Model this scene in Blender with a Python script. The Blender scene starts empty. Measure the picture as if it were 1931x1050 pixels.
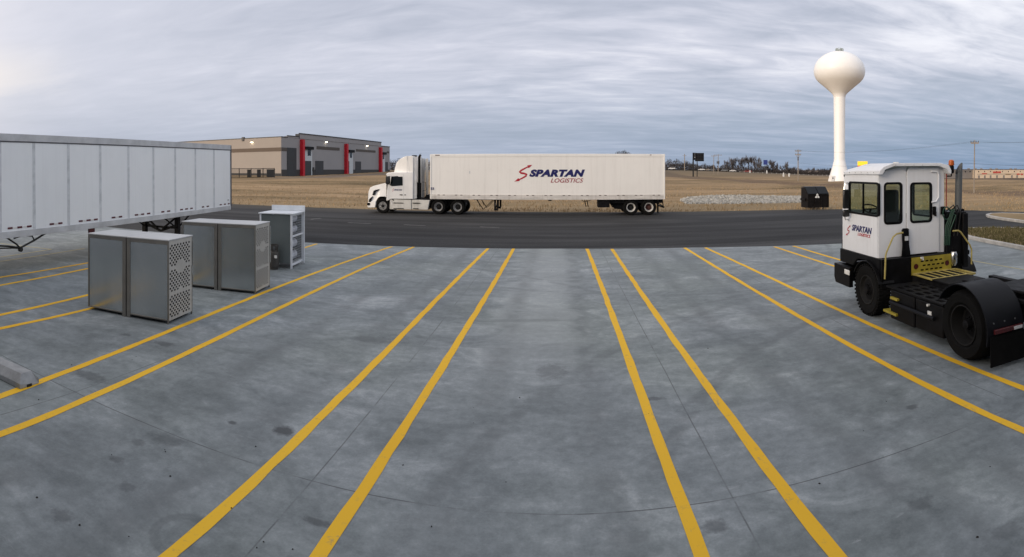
import bpy, bmesh, math, random
from mathutils import Vector, Matrix
from math import sin, cos, tan, pi, radians as R, atan2, hypot

S = bpy.context.scene
COL = S.collection
# ------------------------------------------------------------------ camera
F, X0, YH, PW, PH, EYE = 1050.0, 1055.0, 320.0, 1931.0, 1050.0, 3.0
cam = bpy.data.cameras.new('camera')
cam.type = 'PANO'                                   # the photograph is a cylindrical phone panorama
cam.panorama_type = 'CENTRAL_CYLINDRICAL'
cam.central_cylindrical_radius = 1.0
cam.central_cylindrical_range_u_min = -PW / 2 / F
cam.central_cylindrical_range_u_max = PW / 2 / F
cam.central_cylindrical_range_v_min = -(PH - YH) / F
cam.central_cylindrical_range_v_max = YH / F
cam.clip_start, cam.clip_end = 0.05, 20000
cam_o = bpy.data.objects.new('camera', cam); COL.objects.link(cam_o)
cam_o.location = (0, 0, EYE); cam_o.rotation_euler = (pi / 2, 0, (X0 - PW / 2) / F)
S.camera = cam_o

# ------------------------------------------------------------------ light
SUN_AZ, SUN_EL = R(-118), R(13.5)     # azimuth from +Y towards +X
sd = Vector((sin(SUN_AZ) * cos(SUN_EL), cos(SUN_AZ) * cos(SUN_EL), sin(SUN_EL)))
sun = bpy.data.lights.new('sun', 'SUN'); sun.energy = 1.5; sun.angle = R(22); sun.color = (1.0, 0.84, 0.66)
sun_o = bpy.data.objects.new('sun', sun); COL.objects.link(sun_o)
sun_o.rotation_euler = (-sd).to_track_quat('-Z', 'Y').to_euler()
S.view_settings.view_transform = 'Standard'; S.view_settings.look = 'None'
S.view_settings.exposure = 0.10; S.view_settings.gamma = 1.0; S.view_settings.use_curve_mapping = False

class NT:
    """tiny helper for node trees"""
    def __init__(s, nt): s.t = nt; s.n = nt.nodes; s.l = nt.links
    def node(s, ty, **kw):
        n = s.n.new(ty)
        for k, v in kw.items(): setattr(n, k, v)
        return n
    def put(s, sock, v):
        if isinstance(v, bpy.types.NodeSocket): s.l.new(v, sock)
        elif isinstance(v, bpy.types.Node): s.l.new(v.outputs[0], sock)
        else: sock.default_value = v
    def math(s, op, a, b=0.0, c=None, clamp=False):
        n = s.node('ShaderNodeMath', operation=op, use_clamp=clamp); s.put(n.inputs[0], a); s.put(n.inputs[1], b)
        if c is not None: s.put(n.inputs[2], c)
        return n.outputs[0]
    def vmath(s, op, a, b=(0, 0, 0)):
        n = s.node('ShaderNodeVectorMath', operation=op); s.put(n.inputs[0], a); s.put(n.inputs[1], b); return n
    def mix(s, f, a, b, mode='MIX'):
        n = s.node('ShaderNodeMix', data_type='RGBA', blend_type=mode)
        s.put(n.inputs[0], f)
        for i, v in ((6, a), (7, b)):
            if isinstance(v, (tuple, list)) and len(v) == 3: v = (*v, 1)
            s.put(n.inputs[i], v)
        return n.outputs[2]
    def ramp(s, v, stops):
        n = s.node('ShaderNodeValToRGB'); s.put(n.inputs[0], v)
        el = n.color_ramp.elements
        while len(el) < len(stops): el.new(0.5)
        for e, (p, c) in zip(el, stops):
            e.position = p; e.color = (c, c, c, 1) if isinstance(c, (int, float)) else (*c[:3], 1)
        return n.outputs[0]
    def rng(s, v, a, b, c=0.0, d=1.0, smooth=False):
        n = s.node('ShaderNodeMapRange'); n.clamp = True
        if smooth: n.interpolation_type = 'SMOOTHSTEP'
        s.put(n.inputs[0], v)
        for i, q in enumerate((a, b, c, d)): s.put(n.inputs[1 + i], q)
        return n.outputs[0]
    def noise(s, vec, scale, detail=4, rough=0.55, dist=0.0):
        n = s.node('ShaderNodeTexNoise'); s.put(n.inputs['Vector'], vec)
        n.inputs['Scale'].default_value = scale; n.inputs['Detail'].default_value = detail
        n.inputs['Roughness'].default_value = rough; n.inputs['Distortion'].default_value = dist
        return n.outputs[0]
    def mapv(s, vec, scale=(1, 1, 1), loc=(0, 0, 0), rot=(0, 0, 0)):
        n = s.node('ShaderNodeMapping'); s.put(n.inputs[0], vec)
        n.inputs['Scale'].default_value = scale; n.inputs['Location'].default_value = loc; n.inputs['Rotation'].default_value = rot
        return n.outputs[0]

world = bpy.data.worlds.new('World'); S.world = world; world.use_nodes = True
def build_world():
    t = NT(world.node_tree); t.n.clear()
    out = t.node('ShaderNodeOutputWorld'); bg = t.node('ShaderNodeBackground')
    t.l.new(bg.outputs[0], out.inputs[0])
    sky = t.node('ShaderNodeTexSky', sky_type='NISHITA'); sky.sun_disc = False
    sky.sun_elevation = SUN_EL; sky.sun_rotation = SUN_AZ; sky.air_density = 1.0; sky.dust_density = 2.0
    d = t.node('ShaderNodeTexCoord').outputs['Generated']
    sep = t.node('ShaderNodeSeparateXYZ'); t.l.new(d, sep.inputs[0])
    z = t.math('MAXIMUM', sep.outputs[2], 0.0)
    # clouds lie on a flat deck: direction projected onto it
    zz = t.math('ADD', z, 0.075)
    comb = t.node('ShaderNodeCombineXYZ')
    t.put(comb.inputs[0], t.math('DIVIDE', sep.outputs[0], zz)); t.put(comb.inputs[1], t.math('DIVIDE', sep.outputs[1], zz))
    deck = comb.outputs[0]
    n1 = t.noise(t.mapv(deck, (0.42, 0.85, 1), (3.1, 1.7, 0), (0, 0, R(10))), 1.0, 6, 0.58, 0.5)
    n2 = t.noise(t.mapv(deck, (1.5, 3.2, 1), (7.7, 2.2, 0), (0, 0, R(-6))), 1.0, 5, 0.6, 0.5)
    n3 = t.noise(t.mapv(deck, (0.13, 0.22, 1), (1.3, 9.2, 0)), 1.0, 3, 0.5, 0.3)
    c = t.math('ADD', t.math('MULTIPLY', n1, 0.42), t.math('ADD', t.math('MULTIPLY', n2, 0.32), t.math('MULTIPLY', n3, 0.34)))
    # the deck is more broken towards the right of the photograph
    az = t.math('ARCTAN2', sep.outputs[0], sep.outputs[1])
    contrast = t.rng(az, -0.9, 0.3, 0.40, 1.05)
    c = t.math('ADD', t.math('MULTIPLY', t.math('SUBTRACT', c, 0.54), contrast), 0.54)
    cloud = t.ramp(c, [(0.40, (0.420, 0.455, 0.550)), (0.49, (0.540, 0.568, 0.668)), (0.56, (0.650, 0.668, 0.765)), (0.66, (0.87, 0.875, 0.935))])
    # towards the horizon the deck thickens to a slate blue band, paler on the left
    hz_l = t.mix(t.rng(az, -1.0, 0.75), (0.475, 0.510, 0.610), (0.200, 0.300, 0.455))
    hf = t.rng(z, 0.0, 0.215, 1.0, 0.0, True)
    hf = t.math('MULTIPLY', hf, t.rng(c, 0.40, 0.70, 1.0, 0.78))
    col = t.mix(hf, cloud, hz_l)
    # brighter towards both edges of the view
    lf = t.math('MULTIPLY', t.rng(az, -0.30, -1.0, 0.0, 1.0, True), t.rng(z, 0.03, 0.16, 0.0, 1.0, True))
    col = t.mix(t.math('MULTIPLY', lf, 0.6), col, (0.66, 0.675, 0.76))
    cream = t.math('MULTIPLY', t.rng(az, -0.80, -1.1, 0.0, 1.0, True), t.rng(t.math('ABSOLUTE', t.math('SUBTRACT', z, 0.165)), 0.075, 0.0, 0.0, 1.0, True))
    col = t.mix(t.math('MULTIPLY', cream, t.rng(n1, 0.40, 0.60, 0.1, 0.75)), col, (0.84, 0.79, 0.76))
    rf = t.math('MULTIPLY', t.rng(az, 0.30, 0.80, 0.0, 1.0, True), t.rng(z, 0.13, 0.27, 0.0, 1.0, True))
    col = t.mix(t.math('MULTIPLY', rf, t.rng(c, 0.47, 0.60, 0.05, 0.9)), col, (0.90, 0.91, 0.97))
    dot = t.vmath('DOT_PRODUCT', d, tuple(sd)).outputs[1]
    glow = t.math('POWER', t.rng(dot, 0.36, 1.0), 2.0)
    col = t.mix(1.0, col, t.mix(1.0, (1.35, 1.08, 0.78), glow, 'MULTIPLY'), 'ADD')
    thin = t.rng(c, 0.60, 0.36, 0.03, 0.16)
    skyc = t.mix(1.0, sky.outputs[0], (0.10, 0.10, 0.10), 'MULTIPLY')
    col = t.mix(thin, col, skyc)
    # ground half of the dome (hidden by the terrain) stays dull
    col = t.mix(t.rng(sep.outputs[2], -0.02, 0.0, 1.0, 0.0), col, (0.12, 0.11, 0.09))
    t.put(bg.inputs[0], col); bg.inputs[1].default_value = 1.0
build_world()

# ------------------------------------------------------------------ helpers
def at(px, py, z=0.0):
    """point on the level z that the photograph shows at that pixel"""
    a = (px - X0) / F; r = F * (EYE - z) / (py - YH); return Vector((r * sin(a), r * cos(a), z))
def far(px, r, z=0.0):
    a = (px - X0) / F; return Vector((r * sin(a), r * cos(a), z))
def zof(py, r): return EYE - (py - YH) * r / F
def ss(a, b, x):
    t = min(1, max(0, (x - a) / (b - a))); return t * t * (3 - 2 * t)

MATS = {}
def mat(name, color, rough=0.6, metal=0.0, var=0.12, scale=3.0, bump=0.0, bscale=None, color2=None, stretch=(1, 1, 1), spec=0.5, coat=0.0, emit=None, rvar=0.1):
    m = bpy.data.materials.new(name); m.use_nodes = True; t = NT(m.node_tree)
    p = t.n['Principled BSDF']
    co = t.mapv(t.node('ShaderNodeTexCoord').outputs['Object'], stretch)
    n = t.noise(co, scale, 6, 0.6)
    c2 = color2 or tuple(max(0, c * (1 - var * 2)) for c in color)
    c1 = tuple(min(1, c * (1 + var * 0.6)) for c in color)
    f = t.rng(n, 0.33, 0.68)
    t.put(p.inputs['Base Color'], t.mix(f, c2, c1))
    t.put(p.inputs['Roughness'], t.rng(n, 0.3, 0.7, max(0.02, rough - rvar), min(1, rough + rvar)))
    p.inputs['Metallic'].default_value = metal
    p.inputs['Specular IOR Level'].default_value = spec
    p.inputs['Coat Weight'].default_value = coat
    if bump:
        b = t.node('ShaderNodeBump'); b.inputs['Strength'].default_value = bump; b.inputs['Distance'].default_value = 0.02
        t.put(b.inputs['Height'], t.noise(co, bscale or scale * 8, 5, 0.65)); t.put(p.inputs['Normal'], b)
    if emit: p.inputs['Emission Color'].default_value = (*emit[:3], 1); p.inputs['Emission Strength'].default_value = emit[3]
    MATS[name] = m; return m
def grime(name, k, tone=(0.30, 0.27, 0.23)):
    """rain streaks and road dust over an existing paint"""
    t = NT(MATS[name].node_tree); p = t.n['Principled BSDF']; src = p.inputs['Base Color'].links[0].from_socket
    co = t.node('ShaderNodeTexCoord').outputs['Object']
    st = t.noise(t.mapv(co, (5.0, 5.0, 0.22)), 1.0, 6, 0.7); sp = t.noise(t.mapv(co, (0.9, 0.9, 0.9)), 1.0, 7, 0.75)
    f = t.math('ADD', t.math('MULTIPLY', t.rng(st, 0.50, 0.74), k), t.math('MULTIPLY', t.rng(sp, 0.56, 0.74), k * 0.8))
    t.put(p.inputs['Base Color'], t.mix(f, src, tone))
def glass(name, tint, gl=0.12, rough=0.03):
    m = bpy.data.materials.new(name); m.use_nodes = True; t = NT(m.node_tree)
    o = t.n['Material Output']; t.n.remove(t.n['Principled BSDF'])
    tr = t.node('ShaderNodeBsdfTransparent'); tr.inputs[0].default_value = (*tint, 1)
    g = t.node('ShaderNodeBsdfGlossy'); g.inputs['Roughness'].default_value = rough; g.inputs[0].default_value = (0.9, 0.95, 1, 1)
    fr = t.node('ShaderNodeLayerWeight')
    f = t.math('ADD', t.math('MULTIPLY', t.math('POWER', fr.outputs['Facing'], 5.0), 0.8), gl * 0.6, clamp=True)
    mx = t.node('ShaderNodeMixShader'); t.put(mx.inputs[0], f); t.l.new(tr.outputs[0], mx.inputs[1]); t.l.new(g.outputs[0], mx.inputs[2])
    t.l.new(mx.outputs[0], o.inputs[0]); MATS[name] = m; return m

mat('white_paint', (0.86, 0.85, 0.83), 0.38, var=0.05, scale=0.9, coat=0.15)
mat('dirty_white', (0.66, 0.645, 0.60), 0.5, var=0.10, scale=1.6)
mat('cream_side', (0.86, 0.84, 0.80), 0.42, var=0.02, scale=0.35)
mat('rail_white', (0.68, 0.65, 0.61), 0.5, var=0.12, scale=2.2, stretch=(0.4, 0.4, 3))
mat('trailer_panel', (0.86, 0.88, 0.885), 0.34, var=0.02, scale=0.5, coat=0.1, rvar=0.02)
grime('cream_side', 0.13); grime('rail_white', 0.5); grime('white_paint', 0.10); grime('dirty_white', 0.40); grime('trailer_panel', 0.10, (0.42, 0.43, 0.42))
mat('trailer_rail', (0.56, 0.57, 0.58), 0.45, var=0.12, scale=1.5)
mat('seam_grey', (0.66, 0.68, 0.70), 0.5)
mat('cab_grey', (0.76, 0.78, 0.81), 0.4, var=0.03, scale=1.4, coat=0.1)
grime('cab_grey', 0.14)
mat('black_paint', (0.007, 0.007, 0.008), 0.45, var=0.3, scale=4, spec=0.12)
mat('black_steel', (0.009, 0.009, 0.010), 0.6, var=0.3, scale=6, bump=0.1, spec=0.12)
mat('fender_black', (0.011, 0.012, 0.015), 0.5, var=0.2, scale=2, spec=0.12)
mat('rubber', (0.007, 0.007, 0.007), 0.85, var=0.25, scale=5, bump=0.15, spec=0.12)
mat('dark_rim', (0.02, 0.02, 0.02), 0.5, spec=0.12)
mat('alloy_rim', (0.55, 0.54, 0.52), 0.35, 0.7, var=0.2, scale=9)
mat('white_rim', (0.70, 0.69, 0.66), 0.5, var=0.15, scale=8)
mat('rust', (0.09, 0.03, 0.022), 0.8, var=0.3, scale=8)
mat('chrome', (0.6, 0.6, 0.6), 0.18, 1.0, var=0.05)
mat('stack_steel', (0.13, 0.14, 0.145), 0.6, 0.4, var=0.15, scale=3, stretch=(1, 1, 0.3))
mat('yellow_step', (0.36, 0.29, 0.03), 0.55, var=0.15, scale=5)
mat('rail_yellow', (0.44, 0.36, 0.11), 0.5, var=0.15, scale=5)
mat('hose_green', (0.012, 0.065, 0.038), 0.5)
mat('hose_red', (0.25, 0.03, 0.02), 0.5)
mat('hose_black', (0.01, 0.01, 0.01), 0.6)
mat('orange_lens', (0.45, 0.10, 0.012), 0.3)
mat('red_lens', (0.07, 0.006, 0.008), 0.35)
mat('reflector_red', (0.10, 0.012, 0.02), 0.4)
mat('reflector_dark', (0.05, 0.025, 0.03), 0.4)
mat('logo_red', (0.44, 0.010, 0.028), 0.45, var=0.05)
mat('logo_navy', (0.006, 0.008, 0.105), 0.45, var=0.05)
mat('logo_dark_red', (0.33, 0.012, 0.03), 0.45, var=0.05)
mat('lens_white', (0.75, 0.75, 0.72), 0.3)
mat('seat_cloth', (0.012, 0.013, 0.014), 0.9)
mat('mirror_back', (0.012, 0.013, 0.014), 0.35)
mat('sheet_white', (0.70, 0.74, 0.78), 0.45, var=0.05)
mat('rack_white', (0.66, 0.69, 0.73), 0.45, var=0.06)
mat('rack_panel', (0.135, 0.158, 0.160), 0.4, 0.25, var=0.08, scale=1)
mat('cylinder_grey', (0.52, 0.54, 0.60), 0.5, var=0.12, scale=4)
mat('cylinder_dark', (0.055, 0.05, 0.045), 0.5, var=0.15, scale=4)
mat('beige_wall', (0.41, 0.36, 0.315), 0.85, var=0.04, scale=0.15)
mat('dark_stripe', (0.085, 0.075, 0.068), 0.8, var=0.05)
mat('brown_stripe', (0.14, 0.105, 0.080), 0.8, var=0.05)
mat('grey_wall', (0.30, 0.30, 0.31), 0.85, var=0.04, scale=0.15)
mat('grey_wall_dark', (0.18, 0.18, 0.19), 0.85, var=0.04, scale=0.15)
mat('slate_panel', (0.035, 0.040, 0.045), 0.6, var=0.08)
mat('base_band', (0.055, 0.055, 0.055), 0.85, var=0.08)
mat('pillar_red', (0.50, 0.006, 0.020), 0.55, var=0.05)
mat('entry_white', (0.52, 0.57, 0.60), 0.5, var=0.04)
mat('canopy_black', (0.006, 0.007, 0.009), 0.5, spec=0.12)
mat('window_dark', (0.010, 0.013, 0.016), 0.12)
mat('roof_edge', (0.02, 0.022, 0.028), 0.5)
mat('lamp_lit', (0.9, 0.85, 0.7), 0.4, emit=(1.0, 0.86, 0.62, 16.0))
mat('fence_black', (0.010, 0.010, 0.010), 0.5)
mat('tower_white', (0.91, 0.91, 0.905), 0.4, var=0.025, scale=0.12)
grime('tower_white', 0.07, (0.55, 0.52, 0.47))
mat('antenna_grey', (0.35, 0.40, 0.38), 0.5)
mat('pole_wood', (0.30, 0.255, 0.21), 0.85, var=0.15, scale=2, stretch=(4, 4, 0.3))
mat('pole_grey', (0.10, 0.10, 0.11), 0.7)
mat('wire', (0.05, 0.055, 0.06), 0.6)
mat('billboard_back', (0.009, 0.011, 0.016), 0.6, spec=0.15)
mat('dumpster', (0.009, 0.007, 0.0065), 0.6, var=0.3, scale=3, spec=0.15)
mat('dumpster_lid', (0.010, 0.013, 0.017), 0.5, var=0.2, spec=0.2)
mat('car_white', (0.80, 0.80, 0.80), 0.3); mat('car_red', (0.22, 0.02, 0.018), 0.3); mat('car_grey', (0.20, 0.21, 0.22), 0.3); mat('car_tan', (0.42, 0.37, 0.32), 0.3)
mat('sign_blue', (0.012, 0.035, 0.22), 0.5); mat('sign_yellow', (0.85, 0.62, 0.02), 0.4, emit=(1, 0.75, 0.05, 0.35)); mat('sign_red', (0.65, 0.02, 0.03), 0.4, emit=(0.8, 0.02, 0.03, 0.2))
mat('strip_beige', (0.66, 0.53, 0.39), 0.8, var=0.05, scale=0.3); mat('strip_grey', (0.22, 0.20, 0.185), 0.8, var=0.05, scale=0.3)
mat('shop_red', (0.50, 0.07, 0.05), 0.6); mat('shop_brown', (0.20, 0.12, 0.05), 0.6)
mat('kerb', (0.42, 0.41, 0.39), 0.8, var=0.15, scale=3)
mat('wheel_stop', (0.33, 0.34, 0.345), 0.8, var=0.14, scale=6, bump=0.25)
mat('bark', (0.060, 0.050, 0.046), 0.9, var=0.2, scale=2)
mat('twig', (0.20, 0.183, 0.186), 0.9, var=0.2, scale=0.2)
mat('twig_dark', (0.115, 0.102, 0.103), 0.9, var=0.2, scale=0.2)
mat('evergreen', (0.030, 0.030, 0.024), 0.9, var=0.3, scale=0.5)
mat('brush', (0.062, 0.053, 0.050), 0.95, var=0.3, scale=0.05)
mat('specks', (0.022, 0.019, 0.016), 0.9)
mat('riprap', (0.46, 0.45, 0.42), 0.9, var=0.2, scale=1.2)
mat('post_white', (0.78, 0.78, 0.76), 0.6)
glass('cab_glass', (0.87, 0.925, 0.875), 0.05); glass('truck_glass', (0.06, 0.08, 0.085), 0.06); glass('tint_glass', (0.25, 0.30, 0.29), 0.07)

def yellow_paint():
    m = bpy.data.materials.new('line_yellow'); m.use_nodes = True; t = NT(m.node_tree); p = t.n['Principled BSDF']
    co = t.node('ShaderNodeTexCoord').outputs['Object']
    a = t.noise(co, 9.0, 6, 0.7); b = t.noise(t.mapv(co, (0.3, 0.12, 1)), 1.0, 3)
    c = t.mix(t.rng(b, 0.3, 0.7), (0.72, 0.40, 0.020), (0.80, 0.485, 0.036))
    c = t.mix(t.rng(a, 0.57, 0.72, 0, 0.55), c, (0.34, 0.25, 0.10))
    e = t.noise(t.mapv(co, (5.0, 1.6, 1), (3, 8, 0)), 1.0, 7, 0.75, 1.0)
    c = t.mix(t.rng(e, 0.60, 0.69, 0, 0.7), c, (0.22, 0.21, 0.17))
    w2 = t.noise(t.mapv(co, (22.0, 22.0, 1)), 1.0, 4, 0.7)
    c = t.mix(t.rng(w2, 0.66, 0.72, 0, 0.55), c, (0.20, 0.20, 0.18))
    t.put(p.inputs['Base Color'], c); p.inputs['Roughness'].default_value = 0.75; p.inputs['Specular IOR Level'].default_value = 0.2
    MATS['line_yellow'] = m
yellow_paint()
mat('line_worn', (0.11, 0.11, 0.108), 0.8, var=0.3, scale=2)
mat('line_faded', (0.36, 0.33, 0.20), 0.7, var=0.15, scale=4)

def concrete():
    m = bpy.data.materials.new('concrete_slab'); m.use_nodes = True; t = NT(m.node_tree); p = t.n['Principled BSDF']
    co = t.node('ShaderNodeTexCoord').outputs['Object']
    sep = t.node('ShaderNodeSeparateXYZ'); t.l.new(co, sep.inputs[0]); x, y = sep.outputs[0], sep.outputs[1]
    big = t.noise(t.mapv(co, (0.16, 0.26, 1)), 1.0, 4, 0.55, 0.8)
    mid = t.noise(t.mapv(co, (0.75, 1.0, 1), (5, 2, 0)), 1.0, 6, 0.62, 1.2)
    fine = t.noise(co, 7.0, 8, 0.7)
    sweep = t.noise(t.mapv(co, (0.5, 3.0, 1), (1, 8, 0), (0, 0, R(12))), 1.0, 5, 0.6, 0.5)
    warmth = t.noise(t.mapv(co, (0.11, 0.13, 1), (4, 7, 0)), 1.0, 2)
    grit = t.noise(co, 38.0, 6, 0.8)
    v = t.math('ADD', t.math('MULTIPLY', big, 0.24), t.math('ADD', t.math('MULTIPLY', mid, 0.34), t.math('ADD', t.math('MULTIPLY', fine, 0.24), t.math('ADD', t.math('MULTIPLY', sweep, 0.12), t.math('MULTIPLY', grit, 0.14)))))
    col = t.ramp(v, [(0.43, (0.110, 0.127, 0.133)), (0.515, (0.178, 0.201, 0.210)), (0.57, (0.232, 0.258, 0.269)), (0.66, (0.365, 0.392, 0.405))])
    warm = t.noise(t.mapv(co, (0.22, 0.22, 1), (9, 9, 0)), 1.0, 3)
    col = t.mix(t.rng(warm, 0.45, 0.65, 0, 0.45), col, t.mix(1.0, col, (0.98, 1.0, 0.90), 'MULTIPLY'))
    # paler worn strip down the middle stall
    cs = t.math('MULTIPLY', t.rng(t.math('ABSOLUTE', t.math('ADD', x, t.math('ADD', 0.5, t.math('MULTIPLY', t.math('SUBTRACT', mid, 0.5), 2.2)))), 1.25, 0.35, 0, 1, True), t.rng(y, 6.5, 11.0, 0, 1, True))
    col = t.mix(t.math('MULTIPLY', cs, 0.34), col, (0.40, 0.425, 0.425))
    # white scuffs
    sc = t.noise(t.mapv(co, (1.1, 3.4, 1), (2, 2, 0), (0, 0, R(20))), 1.0, 7, 0.72, 1.6)
    col = t.mix(t.rng(sc, 0.62, 0.74, 0, 0.45), col, (0.42, 0.44, 0.45))
    sc2 = t.noise(t.mapv(co, (3.0, 9.0, 1), (6, 1, 0), (0, 0, R(-14))), 1.0, 8, 0.78, 2.0)
    col = t.mix(t.math('MULTIPLY', t.rng(sc2, 0.63, 0.72, 0, 0.5), t.rng(big, 0.42, 0.58)), col, (0.48, 0.50, 0.51))
    # oil and tyre stains with a shape of their own
    for (sx, sy, ra, rb, k) in STAINS:
        dx = t.math('DIVIDE', t.math('SUBTRACT', x, sx), ra); dy = t.math('DIVIDE', t.math('SUBTRACT', y, sy), rb)
        dd = t.math('SQRT', t.math('ADD', t.math('MULTIPLY', dx, dx), t.math('MULTIPLY', dy, dy)))
        dd = t.math('ADD', dd, t.math('MULTIPLY', t.math('SUBTRACT', fine, 0.5), 1.6))
        col = t.mix(t.math('MULTIPLY', t.rng(dd, 1.1, 0.6), k), col, (0.045, 0.048, 0.052))
    rq = at(345, 1008); rx = t.math('SUBTRACT', x, rq.x); ry = t.math('SUBTRACT', y, rq.y)
    rd = t.math('ABSOLUTE', t.math('SUBTRACT', t.math('SQRT', t.math('ADD', t.math('MULTIPLY', rx, rx), t.math('MULTIPLY', ry, ry))), 0.24))
    col = t.mix(t.math('MULTIPLY', t.rng(rd, 0.055, 0.03), t.rng(rx, 0.12, -0.05, 0, 0.26)), col, (0.06, 0.068, 0.07))
    # faint tyre tracks running along the stalls
    for tx in (-4.5, -3.3, -0.9, 0.45, 3.0, 4.1):
        w = t.math('ABSOLUTE', t.math('SUBTRACT', t.math('ADD', x, t.math('MULTIPLY', mid, 0.5)), tx + 0.25))
        col = t.mix(t.math('MULTIPLY', t.rng(w, 0.30, 0.06, 0, 0.42), t.rng(mid, 0.42, 0.58)), col, (0.075, 0.084, 0.088))
    for (ax_, ay_, ar_, k_) in ((9.5, 2.0, 9.2, .34), (9.9, 2.2, 11.4, .30), (-9.0, 6.0, 12.5, .26), (-2.0, 24.0, 13.0, .30), (4.0, 26.5, 13.5, .26)):
        ux = t.math('SUBTRACT', x, ax_); uy = t.math('SUBTRACT', y, ay_)
        ud = t.math('SUBTRACT', t.math('SQRT', t.math('ADD', t.math('MULTIPLY', ux, ux), t.math('MULTIPLY', uy, uy))), ar_)
        col = t.mix(t.math('MULTIPLY', t.rng(t.math('ABSOLUTE', ud), 0.14, 0.06, 0, k_), t.rng(sweep, 0.40, 0.56)), col, (0.075, 0.084, 0.088))
    # sawn joints
    wob = t.math('MULTIPLY', t.math('SUBTRACT', t.noise(co, 0.8, 3), 0.5), 0.025)
    for jy in (4.85,) + (9.3, 13.7, 17.6):
        w = t.math('ABSOLUTE', t.math('ADD', t.math('SUBTRACT', y, jy), wob))
        col = t.mix(t.math('MULTIPLY', t.rng(w, 0.011, 0.004), t.rng(mid, 0.40, 0.54, 0.10, 0.75 if jy < 5 else 0.25)), col, (0.06, 0.062, 0.064))
    for jx in (-13.6, -9.75, -5.75, -2.31, 1.56, 5.25, 9.0, 12.8):
        w = t.math('ABSOLUTE', t.math('ADD', t.math('SUBTRACT', x, jx), wob))
        col = t.mix(t.math('MULTIPLY', t.rng(w, 0.011, 0.004), t.rng(mid, 0.40, 0.56, 0.04, 0.65)), col, (0.06, 0.062, 0.064))
    t.put(p.inputs['Base Color'], col)
    t.put(p.inputs['Roughness'], t.rng(v, 0.4, 0.7, 0.55, 0.8)); p.inputs['Specular IOR Level'].default_value = 0.22
    b = t.node('ShaderNodeBump'); b.inputs['Strength'].default_value = 0.12; b.inputs['Distance'].default_value = 0.01
    t.put(b.inputs['Height'], t.noise(co, 30, 5, 0.7)); t.put(p.inputs['Normal'], b)
    MATS['concrete_slab'] = m
STAINS = []
for px, py, ra, rb, k in ((535, 812, 0.16, 0.12, 0.8), (437, 797, 0.06, 0.05, 0.7), (221, 867, 0.10, 0.07, 0.45), (240, 918, 0.10, 0.08, 0.35), (118, 972, 0.12, 0.1, 0.4), (600, 985, 0.16, 0.05, 0.55), (1720, 767, 0.10, 0.07, 0.6), (168, 708, 0.35, 0.16, 0.45), (310, 648, 0.2, 0.12, 0.5), (238, 631, 0.12, 0.08, 0.5), (1347, 992, 0.12, 0.10, 0.45), (700, 640, 0.4, 0.2, 0.3), (1040, 700, 0.25, 0.35, 0.35), (1230, 752, 0.18, 0.06, 0.5), (320, 830, 0.2, 0.14, 0.35), (1735, 950, 0.16, 0.1, 0.35), (1900, 1000, 0.2, 0.1, 0.3), (262, 834, 0.09, 0.08, 0.4)):
    q = at(px, py); STAINS.append((q.x, q.y, ra, rb, k))
concrete()

def asphalt():
    m = bpy.data.materials.new('asphalt'); m.use_nodes = True; t = NT(m.node_tree); p = t.n['Principled BSDF']
    co = t.node('ShaderNodeTexCoord').outputs['Object']
    a = t.noise(t.mapv(co, (0.05, 0.4, 1)), 1.0, 5, 0.6, 0.8); b = t.noise(co, 12, 6, 0.75); c0 = t.noise(t.mapv(co, (0.10, 1.1, 1), (4, 4, 0)), 1.0, 6, 0.7, 1.0)
    v = t.math('ADD', t.math('MULTIPLY', a, 0.65), t.math('MULTIPLY', b, 0.35))
    col = t.ramp(v, [(0.38, (0.018, 0.0185, 0.0193)), (0.51, (0.034, 0.0347, 0.036)), (0.64, (0.070, 0.071, 0.072))])
    col = t.mix(t.rng(c0, 0.60, 0.74, 0, 0.35), col, (0.11, 0.11, 0.11))
    col = t.mix(t.rng(b, 0.62, 0.75, 0, 0.25), col, (0.12, 0.12, 0.12))
    sp = t.node('ShaderNodeSeparateXYZ'); t.l.new(co, sp.inputs[0])
    wob = t.math('MULTIPLY', t.math('SUBTRACT', a, 0.5), 1.6)
    for yy in (24.4, 26.4, 29.6, 31.6):
        w = t.math('ABSOLUTE', t.math('ADD', t.math('SUBTRACT', sp.outputs[1], yy), wob))
        col = t.mix(t.rng(w, 0.55, 0.1, 0, 0.35), col, (0.016, 0.0165, 0.017))
    ed = t.rng(t.math('ADD', sp.outputs[1], t.math('MULTIPLY', t.math('SUBTRACT', b, 0.5), 3.0)), 35.5, 39.5, 0, 0.45)
    col = t.mix(ed, col, (0.105, 0.092, 0.072))
    t.put(p.inputs['Base Color'], col); p.inputs['Roughness'].default_value = 0.9; p.inputs['Specular IOR Level'].default_value = 0.18
    bb = t.node('ShaderNodeBump'); bb.inputs['Strength'].default_value = 0.2; bb.inputs['Distance'].default_value = 0.01
    t.put(bb.inputs['Height'], t.noise(co, 50, 4, 0.7)); t.put(p.inputs['Normal'], bb)
    MATS['asphalt'] = m
asphalt()

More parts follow.
